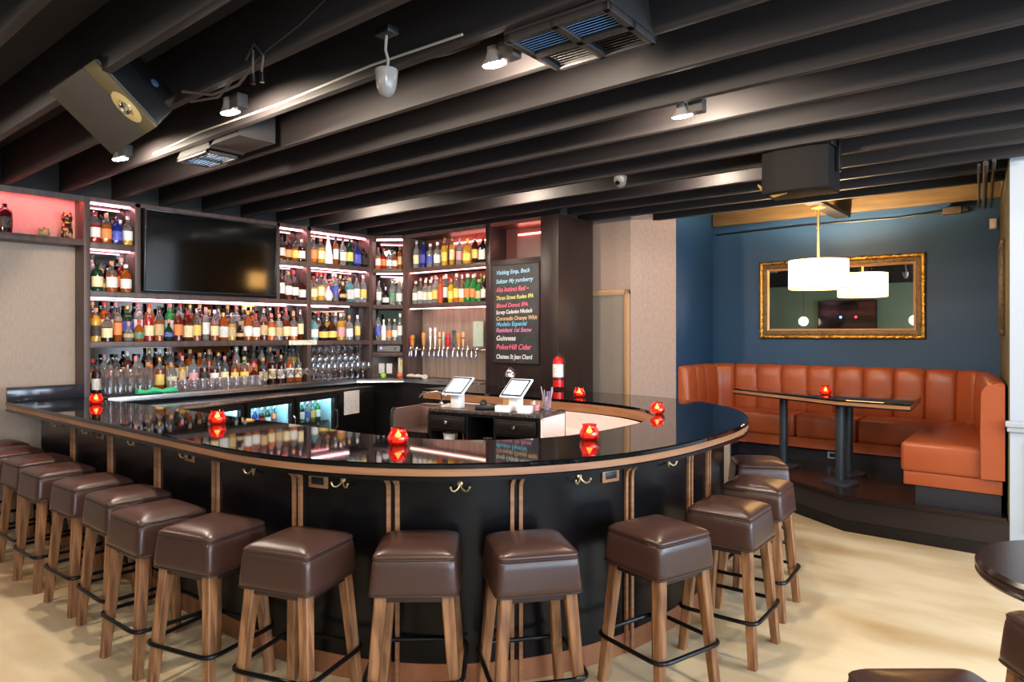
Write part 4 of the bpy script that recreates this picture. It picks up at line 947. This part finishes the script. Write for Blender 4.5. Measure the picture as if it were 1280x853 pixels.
o = thing('card_reader', 'black card terminal lying between the two white tablet registers', 'card reader', isl(-.04, .10, T0), IA + R(28))
MB().box((0, 0, .018), (.16, .085, .03), R(0), bev=.008).build('terminal_body', M_BLACKP, o); MB().box((.03, 0, .034), (.06, .06, .002)).build('terminal_display', mat('grey display', C(90, 96, 100), .3), o)
MB().lathe([(.03, .0), (.032, .03), (.02, .06), (.004, .07)], 14, (-.02, .09, 0)).build('scanner_head', M_BLACKP, o)
o = thing('receipt_box', 'small white box on the cabinet below the second tablet register', 'box', isl(.33, .05, T0), IA + R(10)); MB().box((0, 0, .025), (.10, .08, .05), bev=.004).build('box_body', M_WHITE, o); MB().b2(-.05, .05, -.04, .04, .05, .053).build('box_lid', M_WHITE, o)
o = thing('receipt_printer', 'white receipt printer in front of the second tablet register', 'printer', isl(.155, .05, T0), IA + R(8)); MB().box((0, 0, .025), (.12, .09, .05), bev=.006).build('printer_body', M_WHITE, o); MB().box((0, -.02, .051), (.07, .01, .003)).build('paper_slot', M_BLACKP, o)
o = thing('wooden_box', 'small tan wooden box behind the white receipt printer', 'box', isl(.12, .24, T0), IA + R(6)); MB().box((0, 0, .04), (.12, .10, .08), bev=.003).build('box_body', mat('pine', C(206, 162, 104), .5), o); MB().box((0, 0, .083), (.124, .104, .006)).build('box_lid', MATS['pine'], o)
o = thing('straw_cup', 'clear tumbler of pens and straws at the white cabinet end', 'cup', isl(.40, .27, T0))
c_ = MB().lathe([(.030, 0), (.031, .004), (.039, .10)], 18, cap1=False).build('cup_body', M_GLASS, o)
for i in range(9):
    a = i * .9; MB().cyl((.014 * math.cos(a), .014 * math.sin(a), .004), (.045 * math.cos(a), .045 * math.sin(a), .16 + .02 * math.sin(i * 2)), .004, seg=8).build('straw', [mat('lilac straw', C(170, 130, 170), .4), mat('grey straws', C(150, 140, 140), .4)][i % 2], o)
o = thing('pink_tub', 'low pink-tinted tumbler beside the straw cup', 'tumbler', isl(.34, .20, T0)); MB().lathe([(.034, 0), (.035, .004), (.040, .07)], 18, cap1=False).build('tub_body', M_GLASS, o); MB().lathe([(.032, .004), (.036, .045)], 16).build('tub_fill', mat('pink fill', C(226, 150, 140), .5), o)
o = thing('paper_pile', 'loose white papers on the cabinet beside the first tablet register', 'papers', isl(-.42, .22, T0), IA + .3); MB().box((0, 0, .004), (.14, .2, .008)).build('paper_sheets', M_PAPER, o)
# things in the open cubbies
CZ = .6405
o = thing('white_cup', 'white cup in the cubby below the first drawer', 'cup', isl(-.36, .09, CZ)); MB().lathe([(.04, 0), (.05, .2), (.058, .22)], 20, cap1=False).build('cup_body', M_WHITE, o); MB().tube([(0, 0, .01), (.02, .01, .225), (.0, .02, .232)], .006, 8).build('spoon', M_CHROME, o)
for i in range(3):
    bottle(*isl(-.29 + .05 * i, .08 + .02 * (i % 2), CZ), IA, 'squat', 'amber' if i != 1 else 'orange', 'yellow' if i != 2 else 'white', 'gold', f'small amber bottle, {ORD[i]} from the white cup in the register cubby', 'amber bottles in the register cubby', .5, 1.0)
o = thing('steel_pitcher', 'dull steel pitcher in the open middle bay of the register cabinet', 'pitcher', isl(-.035, .12, CZ)); MB().lathe([(.042, 0), (.046, .02), (.046, .12), (.038, .16), (.042, .2)], 20, cap1=False).build('pitcher_body', M_STEEL, o); MB().tube([(.044, 0, .17), (.08, 0, .15), (.08, 0, .07), (.046, 0, .05)], .006, 8).build('pitcher_handle', M_STEEL, o)
# sink unit
sk = thing('bar_sink', 'stainless bar sink with black side shields beside the register cabinet', 'sink', isl(-.70, .0, 0), IA)
w = .185
MB().b2(-w, w, 0, .42, .84, .862).b2(-w, w, .0, .02, .78, .86).b2(-w + .03, w - .03, .06, .07, .65, .86).b2(-w + .03, w - .03, .33, .34, .65, .86).b2(-w, w, .40, .42, .60, .86).b2(-w, -w + .02, 0, .42, .6, .86).b2(w - .02, w, 0, .42, .6, .86).b2(-w, w, 0, .42, .6, .62).build('basin', M_STEEL, sk)
MB().b2(-w, w, .40, .42, .862, 1.035, bev=.003).b2(-w, w, .40, .50, 1.02, 1.035).build('splash_back', mat('brown steel', C(150, 122, 112), .3, .6), sk)
for sx, hh in ((-1, 1.03), (1, 1.045)):
    m = MB(); rs = []
    pr = [(.02, .84), (.02, hh - .05), (.03, hh - .015), (.06, hh), (.42, hh), (.42, .84)]
    for x in (sx * w - .012, sx * w + .012): rs.append([Vector((x, y, z)) for y, z in pr])
    m.rings(rs).build('side_shield', M_BLACKP if sx > 0 else MATS['brown steel'], sk)
    if sx < 0: MB().tube([(sx * w, y, z) for y, z in pr[:4]], .014, 8).build('shield_edging', M_BLACKP, sk)
for lx in (-1, 1):
    for ly in (.03, .39): MB().cyl((lx * (w - .03), ly, 0), (lx * (w - .03), ly, .6), .018, seg=12).build('leg', M_STEEL, sk)
m = MB(); m.lathe([(.02, 1.035), (.02, 1.05), (.012, 1.06)], 14, (0, .46, 0)); m.tube([(0, .46, 1.05), (0, .46, 1.13), (-.02, .42, 1.15), (-.10, .33, 1.14), (-.12, .30, 1.10)], .009, 10)
m.build('faucet', M_CHROME, sk); MB().cyl((.0, .46, 1.10), (.08, .44, 1.115), .006, seg=8).build('faucet_lever', M_CHROME, sk)
sp2 = thing('soap_pump', 'clear soap pump bottle behind the steel sink', 'soap', isl(-.555, .46, 1.0358)); MB().lathe([(.028, 0), (.03, .08), (.012, .095), (.011, .11)], 14).build('pump_bottle', M_GLASS, sp2); MB().tube([(0, 0, .105), (0, 0, .135), (-.035, -.01, .135)], .006, 8).build('pump_head', M_CHROME, sp2)
# small desk lamp on the far bar leg
dl = thing('desk_lamp', 'little black gooseneck lamp with silver dome before the chalkboard cabinet', 'lamp', (-4.62, 5.46, 1.071))
MB().lathe([(.055, 0), (.055, .012), (.02, .02)], 20).build('lamp_base', M_BLACK, dl)
MB().tube([(0, 0, .015), (-.02, 0, .10), (-.04, 0, .17), (-.0, 0, .215), (.07, 0, .215)], .007, 8).build('gooseneck', M_BLACK, dl)
MB().lathe([(.062, .10), (.060, .13), (.045, .165), (.02, .188), (.008, .20)], 20, (.085, 0, .02), cap0=False).build('lamp_shade', M_STEEL, dl)
# fire extinguisher
fe = thing('fire_extinguisher', 'red fire extinguisher with white label hung beside the chalkboard column', 'extinguisher', (-4.085, 5.68, 1.09), R(10)); fe.scale = (.9,) * 3
MB().lathe([(.045, 0), (.062, .008), (.063, .28), (.055, .32), (.03, .345), (.02, .36)], 24).build('cylinder', M_RED, fe)
m = MB(); rs = []
for i in range(13):
    a = R(-90) + R(100) * (i / 6 - 1); rs.append([Vector((r * math.cos(a), r * math.sin(a), z)) for r, z in ((.0642, .12), (.0642, .265), (.0632, .265), (.0632, .12))])
m.rings(rs).build('paper_label', printed('extinguisher label', C(230, 226, 224), C(140, 130, 130), (60, 60, 200), .58), fe)
MB().lathe([(.0648, .085), (.0648, .108)], 24).build('strap_band', M_BLACKP, fe)
m = MB(); m.cyl((0, 0, .35), (0, 0, .385), .018); m.box((-.02, 0, .40), (.09, .016, .010), bev=.002).box((-.015, 0, .375), (.06, .014, .008), bev=.002); m.build('valve_lever', M_BLACKP, fe)
MB().lathe([(.016, 0), (.016, .012)], 12, (.02, -.02, .365), M=Matrix.Rotation(R(90), 4, 'X')).build('gauge', M_CHROME, fe)
MB().tube([(.02, 0, .37), (.06, 0, .36), (.078, 0, .30), (.078, 0, .14)], .009, 8).build('hose', M_BLACKP, fe)
MB().box((-.02, .075, .2), (.05, .03, .1)).build('wall_bracket', M_BLACK, fe)

# ================================================================== CEILING GEAR
def flood(x, y, z, lab, az, power, tilt=52, col=(1, .84, .66), lamp=True):
    t = thing('ceiling_floodlight', lab, 'light', (x, y, z), az, 'ceiling flood lights')
    Mt = Matrix.Rotation(R(180 + 14), 4, 'X') @ Matrix.Diagonal((1.35, 1.1, 1, 1))
    m = MB(); m.lathe([(.018, -.075), (.022, -.05), (.030, -.03), (.044, -.008), (.046, .0)], 20, M=Mt, cap1=False); m.build('lamp_housing', M_GREY, t)
    MB().lathe([(.044, .0), (.040, .008), (.025, .013), (.001, .015)], 20, M=Mt).build('lamp_lens', M_BULB, t)
    MB().box((.085, -.0, .035), (.085, .06, .075), bev=.004).build('junction_box', M_GREYD, t)
    MB().tube([(.05, 0, .05), (.02, .01, .085), (0, .03, .085), (0, .035, .06)], .006, 8).build('swivel_arm', M_GREY, t)
    if lamp:
        light('flood_lamp', 'SPOT', (x + .0, y + .02, z - .035), power, col, .05, (R(tilt), 0, 0), R(170), .12)
    return t
FL = 1.0
FP = 70
flood(-1.975, 2.27, 2.835, 'lit flood light beside the large ceiling register', 0, FP)
flood(-3.50, 1.86, 2.835, 'lit flood light to the side of the hanging speaker, nearer the dome camera', 0, FP)
flood(-5.01, 1.88, 2.835, 'lit flood light directly below the hanging speaker', 0, FP)
flood(-1.68, 3.51, 2.85, 'lit flood light alone between joists before the boxy loudspeaker', 0, FP)
for (x, y) in ((-5.85, 4.40), (-4.05, 4.83), (-2.3, 5.25)):
    flood(x, y, 2.965, 'flood light tucked between joists above the back bar', 0, 40)
for (x, y) in ((.9, 4.8), (1.4, 2.3), (-.4, .2), (-3.4, -.6), (-5.6, .3), (-1.6, -2.2), (1.2, -1.6)):  # unseen floods, added to brighten the floor
    flood(x, y, 2.835, 'unseen flood light added on the joists to brighten the floor', 0, FP * (.42 if x < -3 else 1.05))
# large ceiling register
ac = thing('ceiling_register', 'large black ceiling register with two louvred openings painted blue-lit', 'vent', (-1.575, 2.345, 2.84), R(2))
m = MB(); W_, H_ = .245, .20
for (x0, x1, y0, y1) in ((-W_, W_, -H_, -H_ + .03), (-W_, W_, H_ - .03, H_), (-W_, -W_ + .03, -H_, H_), (W_ - .03, W_, -H_, H_), (-.018, .018, -H_, H_), (-W_, W_, -.022, .022)):
    m.b2(x0, x1, y0, y1, 0, .03, bev=.004)
m.build('register_frame', M_DUCT, ac)
MB().b2(-W_ + .01, W_ - .01, -H_ + .01, H_ - .01, .0285, .034).build('back_plate', M_BLACK, ac)
for i in range(7):
    for x0, x1 in ((-W_ + .035, -.022), (.022, W_ - .035)):
        y = -H_ + .042 + i * .0205
        MB().box(((x0 + x1) / 2, y, .014), (x1 - x0, .015, .002), Matrix.Rotation(R(25), 3, 'X')).build('louver', M_BLUELIT_SLAT, ac)
for i in range(6):
    for x0, x1 in ((-W_ + .035, -.022), (.022, W_ - .035)):
        MB().box(((x0 + x1) / 2, .04 + i * .024, .014), (x1 - x0, .015, .002), Matrix.Rotation(R(25), 3, 'X')).build('louver', M_DUCT, ac)
m = MB(); m.rings([[Vector(p) for p in ((-W_, -H_, .03), (W_, -H_, .03), (W_, H_, .03), (-W_, H_, .03))], [Vector(p) for p in ((-W_ + .04, -H_ + .02, .30), (W_ - .04, -H_ + .02, .30), (W_ - .04, H_ - .02, .30), (-W_ + .04, H_ - .02, .30))]], cap0=False)
m.build('duct_boot', M_DUCT, ac)
# small register with flared duct
sv2 = thing('ceiling_vent', 'small ceiling vent with grille painted blue-lit and flared black duct', 'vent', (-4.42, 2.30, 2.84))
m = MB()
for (x0, x1, y0, y1) in ((-.42, .0, -.12, -.095), (-.42, .0, .095, .12), (-.42, -.395, -.12, .12), (-.025, .0, -.12, .12), (-.225, -.2, -.1, .1)): m.b2(x0, x1, y0, y1, 0, .02, bev=.003)
m.build('vent_frame', M_DUCT, sv2)
for i in range(8):
    MB().box((-.21, -.085 + i * .024, .01), (.36, .016, .002), Matrix.Rotation(R(25), 3, 'X')).build('louver', M_BLUELIT_SLAT, sv2)
m = MB(); m.rings([[Vector(p) for p in ((-.42, -.12, .02), (.04, -.12, .02), (.04, .12, .02), (-.42, .12, .02))], [Vector(p) for p in ((-.1, -.12, .26), (.45, -.12, .26), (.45, .15, .26), (-.1, .15, .26))]], cap0=False)
m.build('flared_duct', M_DUCT, sv2)
MB().prism([(.04, -.12), (.42, -.12), (.42, .13), (.04, .13)], .035, .25).build('duct_box', M_DUCT, sv2)
# hanging loudspeaker near the wall
spk = thing('loudspeaker', 'black wedge loudspeaker with gold oval horn hung under the joists', 'speaker', (-3.62, 1.43, 2.74))
spk.rotation_euler = Matrix(((.906, 0, -.42), (.28, .75, .60), (.32, -.66, .68))).to_euler(); spk.location = (-3.70, 1.33, 2.775)
m = MB(); m.prism([(-.165, -.19), (.165, -.19), (.165, .19), (-.165, .19)], -.02, .15, bev=.010); m.build('speaker_cabinet', M_BLACKP, spk)
m = MB(); m.prism([(-.11, -.15), (.13, -.15), (.13, .15), (-.11, .15)], .15, .30, bev=.010); m.build('rear_box', M_BLACK, spk)
MB().b2(-.168, .085, -.188, .188, -.048, -.019, bev=.008).build('front_grille', mat('speaker grille', C(58, 50, 42), .7), spk)
MB().b2(.085, .163, -.188, .188, -.044, -.019, bev=.005).build('baffle_strip', mat('tan baffle', C(88, 74, 50), .5), spk)
MB().lathe([(.058, -.0), (.056, -.006), (.030, -.010), (.026, -.004), (.001, -.002)], 28, (.115, .045, -.044), M=Matrix.Diagonal((.72, 1.5, 1, 1))).build('horn_oval', mat('gold horn', C(206, 178, 120), .35, .4), spk)
MB().lathe([(.030, 0), (.030, -.008), (.022, -.012), (.012, -.006), (.001, -.010)], 24, (.115, .045, -.052)).build('tweeter', M_CHROME, spk)
MB().cyl((-.02, -.05, .28), (-.02, -.10, .40), .014).build('hanging_bracket', M_BLACK, spk)
MB().lathe([(.02, 0), (.023, .006), (.012, .012)], 18, (.131, .05, .23), M=Matrix.Rotation(R(90), 4, 'Y')).build('terminal_cup', mat('blue terminal', C(60, 72, 96), .3), spk)
cbw = MB(); 
cbw.tube([(-3.40, 1.56, 2.84), (-3.22, 1.62, 2.80), (-3.05, 1.66, 2.82), (-2.92, 1.675, 2.90), (-2.80, 1.675, 2.93), (-2.55, 1.675, 2.97), (-2.1, 1.675, 3.1)], .007, 8)
cbw.tube([(-2.98, 1.66, 2.92), (-2.90, 1.655, 2.97), (-2.83, 1.66, 2.90), (-2.84, 1.655, 2.82)], .006, 8).tube([(-2.95, 1.66, 2.95), (-2.90, 1.65, 2.94), (-2.91, 1.655, 2.82)], .006, 8).tube([(-3.4, 1.6, 2.80), (-3.2, 1.64, 2.79), (-3.1, 1.66, 2.86)], .006, 8)
wr = cbw.build('hanging_cable', mat('dark cable', C(58, 50, 46), .5), None); tag(wr, 'dark speaker cables looping along the joist beside the hanging loudspeaker', 'cable')
for x, z in ((-2.835, 2.78), (-2.91, 2.79)): MB().cyl((x, 1.655, z), (x, 1.655, z + .045), .011, seg=10).build('connector', M_CHROME, wr)
# white conduit along the joist faces
cnd = MB().tube([(-5.0, 2.088, 2.905), (-4.3, 2.088, 2.93), (-3.4, 2.088, 2.915), (-2.6, 2.088, 2.93), (-2.0, 2.088, 2.91)], .006, 8).build('ceiling_wire', mat('pale wire', C(170, 160, 150), .5), None); tag(cnd, 'pale wire run along the joist between flood lights', 'wire')
# dome cameras
dc = thing('ceiling_camera', 'white dome camera hung on a cable between the flood lights', 'camera', (-2.236, 1.875, 2.70))
MB().lathe([(.047, .035), (.049, .05), (.047, .055), (.046, .02)], 24, cap0=False).build('camera_ring', MATS['grey dome'] if 'grey dome' in MATS else mat('grey dome', C(120, 116, 116), .25), dc)
MB().lathe([(.046, .052), (.046, .02), (.040, -.02), (.03, -.045), (.015, -.058), (.001, -.061)], 24).build('camera_dome', mat('grey dome', C(120, 116, 116), .25), dc)
MB().tube([(0, 0, .05), (.012, 0, .09), (-.006, .0, .14), (.0, .0, .2)], .006, 8).build('camera_cable', M_GREY, dc)
MB().box((0, 0, .215), (.09, .06, .03), bev=.004).build('ceiling_mount', M_BLACK, dc)
dc2 = thing('ceiling_camera', 'small grey dome camera under a far joist above the chalkboard', 'camera', (-2.777, 4.70, 2.84))
MB().lathe([(.052, .043), (.054, .03), (.05, .018), (.048, .0), (.036, -.03), (.014, -.045), (.001, -.047)], 24).build('camera_dome', mat('smoke dome', C(92, 88, 86), .25), dc2)
MB().lathe([(.02, 0), (.018, .01)], 14, (0, -.04, -.015), M=Matrix.Rotation(R(90), 4, 'X')).build('camera_lens', M_CHROME, dc2)
# box loudspeaker near the booth
bx = thing('box_loudspeaker', 'big charcoal box loudspeaker slung between joists before the booth', 'speaker', (-1.46, 4.86, 2.60)); bx.scale = (.93, 1, .95)
m = MB(); m.prism([(-.235, -.13), (-.12, -.165), (.12, -.165), (.235, -.13), (.235, .15), (-.235, .15)], .0, .30, bev=.012); m.build('speaker_cabinet', mat('box grille', C(24, 21, 21), .8, spec=.2), bx)
MB().prism([(-.25, -.10), (.25, -.10), (.25, .155), (-.25, .155)], .30, .42, bev=.008).build('amplifier_top', M_BLACK, bx)
for x, z, c_ in ((.17, .345, 'lamp teal'), (.19, .385, 'lamp blue'), (.09, .38, 'lamp mauve')):
    MB().lathe([(.014, 0), (.012, .008)], 12, (x, -.10, z), M=Matrix.Rotation(R(90), 4, 'X')).build('socket', mat(c_, {'lamp teal': C(120, 180, 210), 'lamp blue': C(120, 160, 220), 'lamp mauve': C(150, 90, 120)}[c_], .3), bx)
for s_ in (-1, 1): MB().box((s_ * .262, .03, .28), (.016, .05, .30), bev=.003).build('mounting_bracket', M_BLACK, bx)
MB().tube([(-.30, -.02, .10), (-.25, -.05, .05), (-.16, -.08, -.004), (-.06, -.1, .0)], [.008, .014, .018, .006], 8).build('speaker_lead', mat('ochre lead', C(150, 120, 70), .5), bx)
# conduit bundle at the booth corner
cnb = MB()
for dx, r_ in ((0, .018), (.05, .013), (-.04, .010)): cnb.tube([(-.50 + dx, 5.9, 2.86 + dx * .2), (-.60 + dx, 7.0, 2.86), (-.68 + dx, 7.9, 2.85)], r_, 10)
cnb = cnb.build('conduit_bundle', M_RUBBER, None); tag(cnb, 'bundle of dark conduits running to the booth corner under the joists', 'conduit')
jb = thing('mounted_junction_box', 'brown junction box at the top of the blue wall above the booth', 'box', (-.95, 8.0, 2.86)); MB().box((0, 0, 0), (.16, .09, .07), bev=.006).build('box_body', mat('brown box', C(74, 60, 44), .5), jb); MB().box((.11, 0, -.0), (.06, .06, .05), bev=.006).build('box_gland', M_BLACK, jb)
cdw = MB().tube([(-3.40, 8.035, 2.845), (-2.4, 8.035, 2.86), (-1.45, 8.035, 2.845), (-1.25, 8.03, 2.855), (-1.03, 8.01, 2.86)], .010, 8).build('wall_cable', M_BLACK, None); tag(cdw, 'thin black cable running along the top of the blue wall', 'cable')
ss = thing('motion_detector', 'small cream motion detector high on the blue wall corner', 'sensor', (-.62, 8.03, 2.70)); MB().box((0, 0, 0), (.06, .035, .10), bev=.008).build('sensor_body', mat('cream plastic', C(222, 214, 190), .4), ss); MB().box((0, -.018, -.015), (.035, .004, .04), bev=.001).build('sensor_lens', M_WHITE, ss)
aw = math.atan2(6.14 - 8.05, -.385 + .5685)
pp = Vector((-.5685, 8.05)).lerp(Vector((-.385, 6.14)), .52)
pf2 = thing('wall_picture', 'narrow gilt framed picture on the olive alcove wall', 'picture', (pp.x - .012, pp.y, 2.02), aw)
m = MB()
for (cx, cz, w_, h_) in ((0, .36, .60, .06), (0, -.36, .60, .06), (-.27, 0, .06, .72), (.27, 0, .06, .72)): m.box((cx, -.0, cz), (w_, .04, h_), bev=.01)
m.build('picture_frame', M_DARKGILT, pf2); MB().box((0, .005, 0), (.5, .02, .68)).build('picture_canvas', mat('dull canvas', C(110, 90, 60), .6), pf2)
# bridging straps between joists (small blocks)
for (x, k) in ((-2.35, 3), (-1.35, 4), (-1.55, 5), (-3.0, 6), (-.55, 6), (-.6, 7), (-.75, 8)):
    y0 = .865 + .425 * k
    o = MB().tube([(x, y0 + .001, 2.91), (x + .03, y0 + .19, 2.99), (x + .05, y0 + .38, 3.10)], .010, 6).build('bridging_strap', M_GREYD, None)
    tag(o, 'grey bridging strap slanting between ceiling joists', 'strap', 'joist bridging straps')

# ------------------------------------------------------------------ drinks in the coolers
n_ = 0
for ci, (t, w, s0, s1) in enumerate(coolers):
    for lv, z in enumerate((.6652, .4202)):
        N = int((w - .115) / .085)
        for i in range(N):
            x = -w / 2 + .076 + i * .085
            p = Vector((t.location.x, t.location.y)) + Vector((math.cos(CR), math.sin(CR))) * x + Vector((-math.sin(CR), math.cos(CR))) * .13
            c_, l_ = [('dark green', 'white'), ('clear', 'blue'), ('gold', 'yellow'), ('green', 'white'), ('blue', 'white'), ('brown', 'red')][(i + ci * 2 + lv * 3) % 6]
            bottle(p.x, p.y, z, CR, 'slim', c_, l_, 'silver', f'{c_} beer bottle, {ORD[i]} in the {["upper", "lower"][lv]} row of the {["candle-side", "middle", "notice-side"][ci]} cooler', 'bottles in the glass coolers', .95, .70)

# ================================================================== DAYLIGHT AND RENDER SETTINGS
w = bpy.data.worlds.new('world'); scene.world = w; w.use_nodes = True
w.node_tree.nodes['Background'].inputs[0].default_value = (.55, .72, 1, 1); w.node_tree.nodes['Background'].inputs[1].default_value = 1.0
for a, b in wins:
    light('window_daylight', 'AREA', (XW + .19, (a + b) / 2, 1.7), 230, (.66, .81, 1.0), b - a, (R(90), 0, R(90)), sy=1.75)
scene.view_settings.view_transform = 'Standard'; scene.view_settings.look = 'None'
scene.view_settings.gamma = 1; scene.view_settings.use_curve_mapping = False
scene.view_settings.exposure = 0.65
cy = scene.cycles
cy.use_denoising = True; cy.max_bounces = 10; cy.diffuse_bounces = 4; cy.glossy_bounces = 5; cy.transmission_bounces = 6; cy.transparent_max_bounces = 24
cy.sample_clamp_indirect = 4; cy.caustics_reflective = False; cy.caustics_refractive = False; cy.blur_glossy = .5
